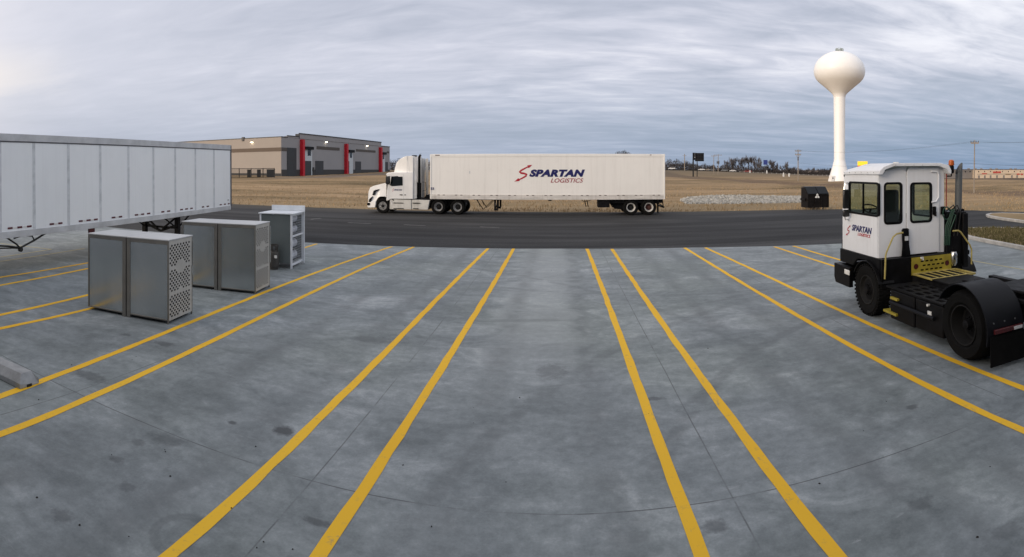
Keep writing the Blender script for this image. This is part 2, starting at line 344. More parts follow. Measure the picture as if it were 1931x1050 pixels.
def grass_ground():
    m = bpy.data.materials.new('dry_field'); m.use_nodes = True; t = NT(m.node_tree); p = t.n['Principled BSDF']
    co = t.node('ShaderNodeTexCoord').outputs['Object']
    sep = t.node('ShaderNodeSeparateXYZ'); t.l.new(co, sep.inputs[0]); x, y = sep.outputs[0], sep.outputs[1]
    a = t.noise(t.mapv(co, (0.009, 0.085, 1), (3, 1, 0), (0, 0, R(-5))), 1.0, 5, 0.62, 0.8)
    b = t.noise(t.mapv(co, (0.10, 0.5, 1)), 1.0, 6, 0.7, 0.6)
    f = t.noise(co, 1.6, 6, 0.8)
    v = t.math('ADD', t.math('MULTIPLY', a, 0.45), t.math('ADD', t.math('MULTIPLY', b, 0.30), t.math('MULTIPLY', f, 0.25)))
    col = t.ramp(v, [(0.38, (0.115, 0.085, 0.046)), (0.46, (0.220, 0.158, 0.086)), (0.55, (0.345, 0.240, 0.138)), (0.66, (0.470, 0.335, 0.210))])
    # rank olive grass in the ditch and close to the road
    dist = t.vmath('LENGTH', co).outputs[1]
    near = t.rng(dist, 47, 60, 1.0, 0.0, True)
    col = t.mix(t.math('MULTIPLY', near, t.rng(f, 0.35, 0.6, 0.2, 0.75)), col, (0.225, 0.175, 0.098))
    # brown ditch running across the right field
    ditch = t.math('ABSOLUTE', t.math('ADD', t.math('SUBTRACT', x, 54.0), t.math('MULTIPLY', t.math('SUBTRACT', b, 0.5), 9.0)))
    dm = t.math('MULTIPLY', t.rng(ditch, 9.5, 4.0, 0.0, 0.88, True), t.rng(y, 34, 44))
    col = t.mix(dm, col, t.mix(t.rng(f, 0.4, 0.6), (0.120, 0.080, 0.055), (0.19, 0.135, 0.085)))
    # far pasture is greyer and darker, ploughed ground to the right
    fm = t.rng(dist, 190, 330, 0, 0.65, True)
    col = t.mix(fm, col, (0.120, 0.104, 0.076))
    pl = t.math('MULTIPLY', t.rng(x, 120, 150), t.rng(dist, 215, 235))
    col = t.mix(t.math('MULTIPLY', pl, 0.8), col, (0.085, 0.060, 0.046))
    # dirt track in front of the warehouse
    tr = t.math('ABSOLUTE', t.math('SUBTRACT', x, t.math('ADD', -61.0, t.math('MULTIPLY', t.math('SUBTRACT', y, 130), 0.12))))
    tm = t.math('MULTIPLY', t.rng(tr, 6.5, 4.2), t.rng(y, 104, 122))
    col = t.mix(t.math('MULTIPLY', tm, 0.75), col, (0.165, 0.135, 0.115))
    t.put(p.inputs['Base Color'], col); p.inputs['Roughness'].default_value = 0.95; p.inputs['Specular IOR Level'].default_value = 0.1
    MATS['dry_field'] = m
grass_ground()
def blades(name, c0, c1):
    m = bpy.data.materials.new(name); m.use_nodes = True; t = NT(m.node_tree); p = t.n['Principled BSDF']
    g = t.node('ShaderNodeNewGeometry'); co = t.node('ShaderNodeTexCoord').outputs['Object']
    f = t.math('ADD', t.math('MULTIPLY', g.outputs['Random Per Island'], 0.6), t.math('MULTIPLY', t.noise(co, 0.3, 3), 0.4))
    t.put(p.inputs['Base Color'], t.mix(f, c0, c1)); p.inputs['Roughness'].default_value = 0.9; p.inputs['Specular IOR Level'].default_value = 0.1
    MATS[name] = m
blades('dry_blades', (0.26, 0.19, 0.105), (0.43, 0.315, 0.19)); blades('verge_blades', (0.045, 0.045, 0.02), (0.17, 0.15, 0.075))

def stainless():
    m = bpy.data.materials.new('stainless'); m.use_nodes = True; t = NT(m.node_tree); p = t.n['Principled BSDF']
    co = t.node('ShaderNodeTexCoord').outputs['Object']
    n = t.noise(t.mapv(co, (1.2, 1.2, 0.7)), 1.0, 4, 0.55, 0.4); s = t.noise(t.mapv(co, (60, 60, 0.8)), 1.0, 3, 0.6)
    t.put(p.inputs['Base Color'], t.mix(t.rng(n, 0.3, 0.7), (0.46, 0.485, 0.485), (0.58, 0.60, 0.60)))
    p.inputs['Metallic'].default_value = 0.92
    t.put(p.inputs['Roughness'], t.math('ADD', t.rng(n, 0.3, 0.7, 0.13, 0.22), t.math('MULTIPLY', s, 0.07)))
    MATS['stainless'] = m
stainless()
mat('cage_face', (0.44, 0.43, 0.40), 0.5, 0.0, var=0.08, scale=3)
mat('cage_frame', (0.23, 0.22, 0.20), 0.4, 0.6, var=0.06)
mat('cage_top', (0.52, 0.535, 0.54), 0.5, 0.15, var=0.06, scale=2)
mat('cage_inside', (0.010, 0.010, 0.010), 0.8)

class MB:
    """collects shapes and links them as ONE mesh object"""
    def __init__(s): s.b = bmesh.new(); s.M = Matrix.Identity(4)
    def v(s, p): return s.b.verts.new(s.M @ Vector(p))
    def face(s, pts):
        try: return s.b.faces.new([s.v(p) for p in pts])
        except ValueError: return None
    def box(s, x0, x1, y0, y1, z0, z1):
        v = [s.v((x, y, z)) for z in (z0, z1) for y in (y0, y1) for x in (x0, x1)]
        for f in ((0, 2, 3, 1), (4, 5, 7, 6), (0, 1, 5, 4), (2, 6, 7, 3), (0, 4, 6, 2), (1, 3, 7, 5)): s.b.faces.new([v[i] for i in f])
        return s
    def obox(s, p0, p1, w, h):
        """a bar from p0 to p1, w wide and h high"""
        p0, p1 = Vector(p0), Vector(p1); d = (p1 - p0).normalized()
        up = Vector((0, 0, 1)) if abs(d.z) < 0.95 else Vector((0, 1, 0))
        a = d.cross(up).normalized() * w / 2; b = a.cross(d).normalized() * h / 2
        q = [[s.v(p + i * a + j * b) for i, j in ((-1, -1), (1, -1), (1, 1), (-1, 1))] for p in (p0, p1)]
        for k in range(4): s.b.faces.new((q[0][k], q[0][(k + 1) % 4], q[1][(k + 1) % 4], q[1][k]))
        s.b.faces.new(q[0][::-1]); s.b.faces.new(q[1]); return s
    def tube(s, pts, r, n=8, caps=True):
        pts = [Vector(p) for p in pts]; rings = []; rr = r if isinstance(r, (list, tuple)) else [r] * len(pts); prev = None
        for i, p in enumerate(pts):
            d = ((pts[min(i + 1, len(pts) - 1)] - pts[max(i - 1, 0)])).normalized()
            if prev is None:
                u = Vector((0, 0, 1)) if abs(d.z) < 0.9 else Vector((1, 0, 0)); a = d.cross(u).normalized()
            else:
                a = prev - d * prev.dot(d); a = a.normalized() if a.length > 1e-6 else d.orthogonal().normalized()
            prev = a; b = d.cross(a)
            rings.append([s.v(p + (a * cos(2 * pi * k / n) + b * sin(2 * pi * k / n)) * rr[i]) for k in range(n)])
        for q, w in zip(rings, rings[1:]):
            for k in range(n): s.b.faces.new((q[k], q[(k + 1) % n], w[(k + 1) % n], w[k]))
        if caps: s.b.faces.new(rings[0][::-1]); s.b.faces.new(rings[-1])
        return s
    def lathe(s, prof, c=(0, 0, 0), axis='z', n=32, closed=False, cap0=True):
        c = Vector(c); rings = []
        for r, h in prof:
            ring = []
            for k in range(n):
                a = 2 * pi * k / n; u, w = r * cos(a), r * sin(a)
                o = {'z': (u, w, h), 'y': (u, h, w), 'x': (h, u, w)}[axis]
                ring.append(s.v(c + Vector(o)))
            rings.append(ring)
        pr = list(zip(rings, rings[1:])) + ([(rings[-1], rings[0])] if closed else [])
        for q, w in pr:
            for k in range(n): s.b.faces.new((q[k], q[(k + 1) % n], w[(k + 1) % n], w[k]))
        if not closed:
            if cap0 and prof[0][0] > 1e-4: s.b.faces.new(rings[0][::-1])
            if prof[-1][0] > 1e-4: s.b.faces.new(rings[-1])
        return s
    def prism(s, poly, a, b, plane='xz', taper=1.0, c=None):
        """extrude a 2D polygon from a to b along the axis the plane leaves free"""
        def P(u, w, h): return {'xz': (u, h, w), 'yz': (h, u, w), 'xy': (u, w, h)}[plane]
        q0 = [s.v(P(u, w, a)) for u, w in poly]; q1 = [s.v(P(u, w, b)) for u, w in poly]; n = len(poly)
        for k in range(n): s.b.faces.new((q0[k], q0[(k + 1) % n], q1[(k + 1) % n], q1[k]))
        f0 = s.b.faces.new(q0[::-1]); f1 = s.b.faces.new(q1)
        bmesh.ops.triangulate(s.b, faces=[f0, f1]); return s
    def loft(s, secs):
        rings = [[s.v(p) for p in q] for q in secs]; n = len(rings[0])
        for q, w in zip(rings, rings[1:]):
            for k in range(n): s.b.faces.new((q[k], q[(k + 1) % n], w[(k + 1) % n], w[k]))
        s.b.faces.new(rings[0][::-1]); s.b.faces.new(rings[-1]); return s
    def plate(s, outer, holes, o, u, w, th):
        """flat plate of thickness th with through holes; 2D loops in the frame o, u, w"""
        o, u, w = Vector(o), Vector(u), Vector(w); nrm = u.cross(w).normalized()
        tmp = bmesh.new(); edges = []
        for lp in [outer] + list(holes):
            vs = [tmp.verts.new((a, b, 0)) for a, b in lp]
            for k in range(len(vs)): edges.append(tmp.edges.new((vs[k], vs[(k + 1) % len(vs)])))
        bmesh.ops.triangle_fill(tmp, use_beauty=True, use_dissolve=False, edges=edges)
        tmp.verts.index_update()
        pos = [o + u * v.co.x + w * v.co.y for v in tmp.verts]
        f = [s.v(p + nrm * th / 2) for p in pos]; b = [s.v(p - nrm * th / 2) for p in pos]
        for fc in tmp.faces:
            ids = [v.index for v in fc.verts]
            s.b.faces.new([f[i] for i in ids]); s.b.faces.new([b[i] for i in reversed(ids)])
        for e in tmp.edges:
            if len(e.link_faces) == 1:
                i, j = e.verts[0].index, e.verts[1].index; s.b.faces.new((f[i], f[j], b[j], b[i]))
        tmp.free(); return s
    def build(s, name, material, parent=None, bevel=0.0, smooth=35, segs=2, each=False):
        if each: return s.build_each(name, material, parent, bevel, smooth, segs)
        bmesh.ops.recalc_face_normals(s.b, faces=s.b.faces)
        me = bpy.data.meshes.new(name); s.b.to_mesh(me); s.b.free()
        for mm in (material if isinstance(material, (list, tuple)) else [material]): me.materials.append(MATS[mm])
        if smooth:
            me.shade_smooth(); me.set_sharp_from_angle(angle=R(smooth))
        o = bpy.data.objects.new(name, me); COL.objects.link(o)
        if parent: o.parent = parent
        if bevel:
            md = o.modifiers.new('edge', 'BEVEL'); md.width = bevel; md.segments = segs; md.limit_method = 'ANGLE'; md.angle_limit = R(40)
        return o

def _build_each(s, name, material, parent, bevel, smooth, segs):
    """every separate piece becomes a part of its own"""
    seen, out = set(), None
    s.b.verts.ensure_lookup_table(); s.b.verts.index_update()
    for v in s.b.verts:
        if v.index in seen: continue
        isl, st = [], [v]; seen.add(v.index)
        while st:
            w = st.pop(); isl.append(w)
            for e in w.link_edges:
                o = e.other_vert(w)
                if o.index not in seen: seen.add(o.index); st.append(o)
        m = MB(); mp = {w.index: m.b.verts.new(w.co) for w in isl}; fs = {f for w in isl for f in w.link_faces}
        for f in sorted(fs, key=lambda f: f.index): m.b.faces.new([mp[w.index] for w in f.verts])
        r = m.build(name, material, parent, bevel, smooth, segs); out = out or r
    s.b.free(); return out
MB.build_each = _build_each
def rrect(x0, x1, y0, y1, r, n=4):
    pts = []
    for cx, cy, a0 in ((x1 - r, y1 - r, 0), (x0 + r, y1 - r, 90), (x0 + r, y0 + r, 180), (x1 - r, y0 + r, 270)):
        for k in range(n + 1):
            a = R(a0 + 90 * k / n); pts.append((cx + r * cos(a), cy + r * sin(a)))
    return pts
def tag(o, label=None, cat=None, group=None, kind=None):
    if label: o['label'] = label
    if cat: o['category'] = cat
    if group: o['group'] = group
    if kind: o['kind'] = kind
    return o
def thing(name, label, cat, loc=(0, 0, 0), rz=0.0, group=None):
    o = bpy.data.objects.new(name, None); COL.objects.link(o); o.empty_display_size = 0.3
    o.location = loc; o.rotation_euler = (0, 0, rz); return tag(o, label, cat, group)
def struct(o, label=None): o['kind'] = 'structure'; return tag(o, label)
def copy_tree(o, parent=None):
    c = o.copy(); COL.objects.link(c); c.parent = parent
    for ch in list(o.children): copy_tree(ch, c)
    return c
def text_mesh(body, size, bold=0.0, shear=0.0, sx=1.0, ext=0.004):
    cu = bpy.data.curves.new('lettering', 'FONT'); cu.body = body; cu.size = size; cu.offset = bold; cu.space_character = 1 + bold * 1.3; cu.shear = shear; cu.extrude = ext
    cu.align_x = 'LEFT'; cu.align_y = 'BOTTOM_BASELINE'; cu.resolution_u = 4
    o = bpy.data.objects.new('lettering', cu); COL.objects.link(o); bpy.context.view_layer.update()
    me = bpy.data.meshes.new_from_object(o.evaluated_get(bpy.context.evaluated_depsgraph_get()))
    COL.objects.unlink(o); bpy.data.objects.remove(o); bpy.data.curves.remove(cu)
    for v in me.vertices: v.co.x *= sx
    return me
def lettering(body, size, material, parent, M, bold=0.0, shear=0.0, width=None, height=None):
    """letters in the local frame M (x along the words, y up), scaled to width x height"""
    me = text_mesh(body, size, bold, shear)
    xs = [v.co.x for v in me.vertices]; ys = [v.co.y for v in me.vertices]
    kx = width / (max(xs) - min(xs)) if width else 1; ky = height / (max(ys) - min(ys)) if height else 1
    for v in me.vertices: v.co = Vector(((v.co.x - min(xs)) * kx, (v.co.y - min(ys)) * ky, v.co.z))
    me.transform(M); me.materials.clear(); me.materials.append(MATS[material])
    o = bpy.data.objects.new('lettering', me); COL.objects.link(o); o.parent = parent; return o
def frame(o, u, w):
    u, w = Vector(u).normalized(), Vector(w).normalized(); n = u.cross(w)
    return Matrix(((u.x, w.x, n.x, o[0]), (u.y, w.y, n.y, o[1]), (u.z, w.z, n.z, o[2]), (0, 0, 0, 1)))
def s_emblem(parent, M, w, h):
    """the red S ribbon with an arrow head at each end"""
    c = [(0.87, 0.93), (0.62, 0.80), (0.36, 0.66), (0.27, 0.57), (0.36, 0.505), (0.55, 0.475), (0.70, 0.42), (0.66, 0.33), (0.45, 0.20), (0.14, 0.06)]
    wd = [0.030, 0.034, 0.040, 0.046, 0.048, 0.048, 0.046, 0.042, 0.036, 0.032]
    c = [Vector((a * w, b * h)) for a, b in c]
    L, Rr = [], []
    for i, p in enumerate(c):
        d = (c[min(i + 1, len(c) - 1)] - c[max(i - 1, 0)]).normalized(); n = Vector((-d.y, d.x)); k = wd[i] * h * 1.2
        L.append(p + n * k); Rr.append(p - n * k)
    m = MB(); m.M = M; t = 0.004
    for i in range(len(c) - 1):
        m.face([(q.x, q.y, t) for q in (L[i], L[i + 1], Rr[i + 1], Rr[i])])
    for tip, bk in (((1.04, 1.0), (0.78, 0.885)), ((-0.05, -0.02), (0.24, 0.11))):
        tip = Vector((tip[0] * w, tip[1] * h)); bk = Vector((bk[0] * w, bk[1] * h)); d = (tip - bk).normalized(); n = Vector((-d.y, d.x))
        m.face([(q.x, q.y, t + .003) for q in (tip, bk + n * 0.095 * h, bk - n * 0.095 * h)])
    return m.build('emblem', 'logo_red', parent, smooth=0)

# ------------------------------------------------------------------ setting: terrain, road, apron
def H(x, y):
    r = hypot(x, y)
    m = ss(12, -40, x)
    h = m * (1.25 * ss(55, 134, y) + 1.2 * ss(134, 225, y))
    hw = 2.75 if x < 74 else max(0.0, 2.75 * (1 - (x - 74) / 86))
    k = ss(250, 350, r)
    h = h * (1 - k) + hw * k * (1 if y > 0 else 0)
    h -= 1.35 * ss(95, 190, x) * (1 - ss(310, 360, r) * 0)
    und = 0.16 * sin(x * 0.061 + 1.3) * sin(y * 0.11) + 0.10 * sin(x * 0.17 + y * 0.21) + 0.06 * sin(x * 0.4 - y * 0.31)
    h += und * ss(48, 70, r) * (1 - ss(180, 260, r))
    h -= 0.55 * math.exp(-((x - 54) / 5.0) ** 2) * ss(40, 60, y) * (1 - ss(210, 260, r))
    return h
def gz(x, y): return H(x, y) - 0.06
def terrain():
    m = MB(); rad = [0, 12, 24] + [30 * 1.033 ** k for k in range(0, 110)] + [1250, 1700, 2500, 4000, 7000]
    n = 260; rings = []
    for r in rad:
        if r == 0: rings.append([m.v((0, 0, -0.06))]); continue
        ring = []
        for k in range(n):
            a = 2 * pi * k / n; x, y = r * sin(a), r * cos(a)
            z = gz(x, y) if r < 1000 else gz(x * 900 / r, y * 900 / r)
            ring.append(m.v((x, y, z)))
        rings.append(ring)
    for k in range(n): m.b.faces.new((rings[0][0], rings[1][k], rings[1][(k + 1) % n]))
    for q, w in zip(rings[1:], rings[2:]):
        for k in range(n): m.b.faces.new((q[k], w[k], w[(k + 1) % n], q[(k + 1) % n]))
    struct(m.build('ground', 'dry_field', smooth=180), 'dead tan grass field spreading beyond the road')
terrain()

def sheet(name, poly, z, material, label=None, zb=None):
    m = MB(); m.plate(poly, [], (0, 0, z), (1, 0, 0), (0, 1, 0), 0.002)
    return struct(m.build(name, material, smooth=0), label)
ROAD_FAR = [(-120, 46.5), (-60, 42.6), (-27, 40.6), (-10, 39.9), (7, 39.3), (17.3, 38.3), (20.4, 37.2), (23.3, 35.1), (26.0, 32.8), (27.9, 30.4), (29.3, 27.2), (31, 23.5), (34, 20.5), (40, 18.8), (70, 18)]
random.seed(4)
def rag(poly, amp, step=0.8):
    """roughen a line as a worn pavement edge"""
    out = []
    for (ax, ay), (bx, by) in zip(poly, poly[1:]):
        n = max(1, int(hypot(bx - ax, by - ay) / step))
        for k in range(n):
            t = k / n; out.append((ax + (bx - ax) * t + random.uniform(-amp, amp), ay + (by - ay) * t + random.uniform(-amp, amp)))
    return out + [poly[-1]]
sheet('asphalt_road', [(-120, -25), (70, -25)] + rag(ROAD_FAR[::-1], 0.12), -0.009, 'asphalt', 'dark asphalt lane crossing behind the concrete apron')
APRON_FAR = [(-46, 20.0), (-20, 20.1), (-14, 20.35), (-10, 20.65), (-5, 21.0), (0, 21.2), (5, 20.9), (10.4, 19.9), (14, 19.3), (16.6, 19.0)]
sheet('concrete_apron', [(-46, -20), (15.0, -20), (15.0, 8), (15.35, 13.9), (16.06, 17.66)] + APRON_FAR[::-1], -0.001, 'concrete_slab', 'grey concrete apron with yellow stall lines')

def dock_building():
    """the warehouse the stalls back on to stands behind the camera; it shades the near apron"""
    m = MB(); m.box(-34, 34, -40, -1.6, -.05, 7.0); b = struct(m.build('dock_building', 'trailer_rail', smooth=0), 'grey dock building at the back of the apron, behind the viewer')
    m = MB(); m.box(-34.1, 34.1, -40, -1.45, 6.8, 7.3); struct(m.build('roof_edge', 'roof_edge', b, smooth=0))
    for k in range(-7, 8):
        x = -.4 + k * 3.87; m = MB(); m.box(x - 1.25, x + 1.25, -1.62, -1.5, 1.2, 4.1); m.build('dock_door', 'slate_panel', b, smooth=0)
dock_building()

def strip_line(pts, w, z, name='painted_line', material='line_yellow', wob=0.0):
    """painted line following ground points, w wide"""
    pts = [Vector((p[0], p[1])) for p in pts]; m = MB(); L = []
    dense = []
    for a, b in zip(pts, pts[1:]):
        n = max(2, int((b - a).length / 0.35))
        dense += [a + (b - a) * k / n for k in range(n)]
    dense.append(pts[-1])
    for i, p in enumerate(dense):
        d = (dense[min(i + 1, len(dense) - 1)] - dense[max(i - 1, 0)]).normalized(); n = Vector((-d.y, d.x))
        j1, j2 = random.uniform(-wob, wob), random.uniform(-wob, wob)
        q, r = p + n * (w / 2 + j1), p - n * (w / 2 + j2); L.append((m.v((q.x, q.y, z)), m.v((r.x, r.y, z))))
    for (a, b), (c, d) in zip(L, L[1:]): m.b.faces.new((a, b, d, c))
    return struct(m.build(name, material, smooth=0), 'yellow painted stall line on the concrete')
def quad_fit(px):
    """ground points of a photographed line smoothed to a gentle curve X = a + bY + cY^2"""
    P = [at(*p) for p in px]; n = len(P); k = 3 if n > 3 else 2
    A = [[0.0] * (k + 1) for _ in range(k)]
    for p in P:
        w = 1 / (p.length ** 2)
        for i in range(k):
            for j in range(k): A[i][j] += w * p.y ** (i + j)
            A[i][k] += w * p.x * p.y ** i
    for i in range(k):
        pv = A[i][i]
        for j in range(i, k + 1): A[i][j] /= pv
        for r in range(k):
            if r != i:
                f = A[r][i]
                for j in range(i, k + 1): A[r][j] -= f * A[i][j]
    return lambda y: sum(A[i][k] * y ** i for i in range(k))
LINES = [([(918, 468), (825, 570), (695, 700), (545, 830), (322, 1050)], 3.0, 21.05),
 ([(967, 470), (910, 574), (827, 700), (797.6, 752), (715, 875), (605, 1045)], 3.0, 21.1),
 ([(1108, 471), (1147, 574), (1193, 700), (1213, 755), (1253, 855), (1286, 950), (1321, 1050)], 3.0, 21.1),
 ([(1155, 471), (1216, 560), (1271, 643), (1311, 700), (1396, 807), (1471, 915), (1578, 1050)], 3.0, 21.0),
 ([(1293, 468), (1500, 595), (1698, 700), (1873, 782), (1931, 817)], 3.0, 20.85),
 ([(1333, 468), (1560, 577), (1697, 634), (1849, 698), (1931, 735)], 3.0, 20.7),
 ([(779, 465), (600, 550), (383, 648), (282, 700), (160, 748), (0, 822)], 3.0, 20.9),
 ([(733, 465), (637, 503), (363, 603), (177, 680), (0, 748)], 3.0, 20.75),
 ([(606, 458), (163, 580), (0, 622)], 5.0, 20.45), ([(163, 557), (0, 594)], 5.0, 20.4),
 ([(158, 508), (0, 538)], 6.0, 19.9), ([(158, 497), (0, 523)], 6.0, 19.9),
 ([(1460, 465), (1583, 505)], 5.0, 20.1), ([(1500, 465), (1583, 490)], 5.0, 20.0)]
for px, y0, y1 in LINES:
    f = quad_fit(px); strip_line([(f(y), y) for y in [y0 + (y1 - y0) * k / 8 for k in range(9)]], 0.125, 0.004, wob=0.009)
strip_line([(12.3, 6.0), (12.5, 19.3)], 0.11, 0.004, material='line_faded', wob=0.006)
for a, b in (((585, 413.5), (604, 411)), ((657, 419.5), (699, 421.5)), ((762, 423.2), (802, 425.2)), ((905, 427.5), (942, 428.5))): strip_line([at(*a), at(*b)], 0.22, -0.004, material='line_worn', wob=0.05)
for a, b in (((0, 493), (160, 468.5)), ((0, 459), (97, 470)), ((97, 470), (0, 485))):
    p, q = at(*a), at(*b); strip_line([p, q], 0.12, 0.004, material='line_faded', wob=0.006)

def kerbed(name, poly, zt, wk, top_mat, label, open_ends=()):
    """kerb ring round a raised bed"""
    c = Vector((sum(p[0] for p in poly) / len(poly), sum(p[1] for p in poly) / len(poly)))
    inner = []
    n = len(poly)
    for i, p in enumerate(poly):
        a, b = Vector(poly[i - 1]), Vector(poly[(i + 1) % n]); p = Vector(p)
        d = (b - a).normalized(); nn = Vector((-d.y, d.x))
        if nn.dot(c - p) < 0: nn = -nn
        inner.append(tuple(p + nn * wk))
    m = MB(); m.plate(poly, [inner], (0, 0, zt / 2 - 0.01), (1, 0, 0), (0, 1, 0), zt + 0.02)
    k = struct(m.build('kerb', 'kerb', bevel=0.03, smooth=0), 'pale concrete kerb')
    m = MB(); m.plate(inner, [], (0, 0, zt - 0.03), (1, 0, 0), (0, 1, 0), 0.02)
    return struct(m.build(name, top_mat, smooth=0), label), inner
VERGE = [(15.0, -6), (15.0, 8), (15.35, 13.9), (16.06, 17.66), (16.75, 19.4), (17.5, 20.2), (18.4, 20.45), (19.5, 19.9), (20.4, 18.6), (21, 14), (21, -6)]
_, VERGE_IN = kerbed('grass_verge', VERGE, 0.15, 0.16, 'dry_field', 'kerbed strip of rough grass right of the apron')
ISLE = [(23.0, 14), (23.15, 21.0), (23.8, 23.8), (24.3, 25.1), (24.9, 25.9), (25.7, 26.3), (26.5, 26.0), (27.1, 25.0), (27.5, 23), (27.8, 14)]
_, ISLE_IN = kerbed('traffic_island', ISLE, 0.15, 0.2, 'dry_field', 'tan kerbed island in the asphalt at far right')

def inside(p, poly):
    x, y = p; r = False
    for (ax, ay), (bx, by) in zip(poly, poly[1:] + poly[:1]):
        if (ay > y) != (by > y) and x < (bx - ax) * (y - ay) / (by - ay) + ax: r = not r
    return r
def grass(name, n, sampler, h0, h1, material, label):
    m = MB(); random.seed(11)
    for _ in range(n):
        q = sampler()
        if not q: continue
        x, y, z = q; a = random.uniform(0, pi); h = random.uniform(h0, h1); w = h * random.uniform(0.10, 0.22)
        lx, ly = random.uniform(-.5, .5) * h, random.uniform(-.5, .5) * h
        m.b.faces.new((m.v((x - w * cos(a), y - w * sin(a), z)), m.v((x + w * cos(a), y + w * sin(a), z)), m.v((x + lx, y + ly, z + h))))
    o = m.build(name, material, smooth=0); tag(o, label, None, None, 'stuff'); return o
def road_far(x):
    for (ax, ay), (bx, by) in zip(ROAD_FAR, ROAD_FAR[1:]):
        if ax <= x <= bx: return ay + (by - ay) * (x - ax) / (bx - ax)
    return 40
def field_sample():
    a = random.uniform(-0.68, 0.86); r = 38 + 75 * random.random() ** 1.9; x, y = r * sin(a), r * cos(a)
    lim = road_far(x) + random.uniform(-0.05, 0.3)
    if y < lim or (x > 8 and 46 < y < 66 and inside((x, y), RIP)): return None
    if sin(x * .5 + y * .23) * sin(y * .9 - x * .3) + random.uniform(-.8, .8) < -0.2: return None
    return x, y, gz(x, y)
RIP = [(11.2, 48.3), (16, 47.4), (21.8, 46.6), (25.0, 52.5), (28.2, 60.0), (22, 61), (16.5, 60.5), (13.2, 57.5), (11.6, 53)]
grass('dry_grass', 42000, field_sample, 0.08, 0.24, 'dry_blades', 'dry tan grass standing along the road and over the field')
def verge_sample():
    x, y = random.uniform(15, 21), random.uniform(4, 20.4)
    return (x, y, 0.13) if inside((x, y), VERGE_IN) else None
grass('verge_grass', 26000, verge_sample, 0.05, 0.14, 'verge_blades', 'dark olive grass filling the kerbed verge')

def riprap():
    m = MB(); random.seed(5); n = 0
    ico = bmesh.new(); bmesh.ops.create_icosphere(ico, subdivisions=1, radius=1.0)
    base = [v.co.copy() for v in ico.verts]; fs = [[v.index for v in f.verts] for f in ico.faces]; ico.free()
    while n < 5200:
        x, y = random.uniform(10.5, 32), random.uniform(43, 63)
        if not inside((x, y), RIP): continue
        n += 1; r = random.uniform(0.07, 0.19); z = gz(x, y) + random.uniform(-0.05, 0.07)
        sx, sy, sz = random.uniform(.7, 1.4), random.uniform(.7, 1.3), random.uniform(.5, .95)
        rot = Matrix.Rotation(random.uniform(0, 6.3), 3, 'Z') @ Matrix.Rotation(random.uniform(0, 1.5), 3, 'X')
        vs = [m.v(rot @ Vector((b.x * r * sx * random.uniform(.75, 1.15), b.y * r * sy * random.uniform(.75, 1.15), b.z * r * sz)) + Vector((x, y, z))) for b in base]
        for f in fs: m.b.faces.new([vs[i] for i in f])
    tag(m.build('rock_bed', 'riprap', smooth=0), 'bed of pale grey riprap stones beside the road left of the dumpster', None, None, 'stuff')
blades('riprap', (0.16, 0.152, 0.132), (0.50, 0.485, 0.445))
riprap()
def litter():
    m = MB(); random.seed(8)
    sp = [(311, 848), (312, 852), (482, 842), (893, 769), (1628, 812), (1112, 489), (1118, 490), (980, 750), (954, 909), (1671, 757), (1545, 912), (1867, 880), (1843, 1013), (150, 990), (243, 1012), (73, 754), (1335, 657), (705, 540), (744, 521), (1040, 510), (484, 1033), (70, 938)]
    sp += [(random.uniform(100, 1850), random.uniform(560, 1040)) for _ in range(14)]
    for px, py in sp:
        p = at(px, py); r = random.uniform(0.004, 0.012); a0 = random.uniform(0, 6)
        top = m.v((p.x, p.y, 0.006 + r * 0.7)); ring = [m.v((p.x + r * random.uniform(.6, 1.5) * cos(a0 + k * 1.256), p.y + r * random.uniform(.6, 1.5) * sin(a0 + k * 1.256), 0.002)) for k in range(5)]
        for k in range(5): m.b.faces.new((ring[k], ring[(k + 1) % 5], top))
    tag(m.build('pavement_debris', 'specks', smooth=0), 'scattered dark specks of grit and leaves on the concrete', None, None, 'stuff')
litter()

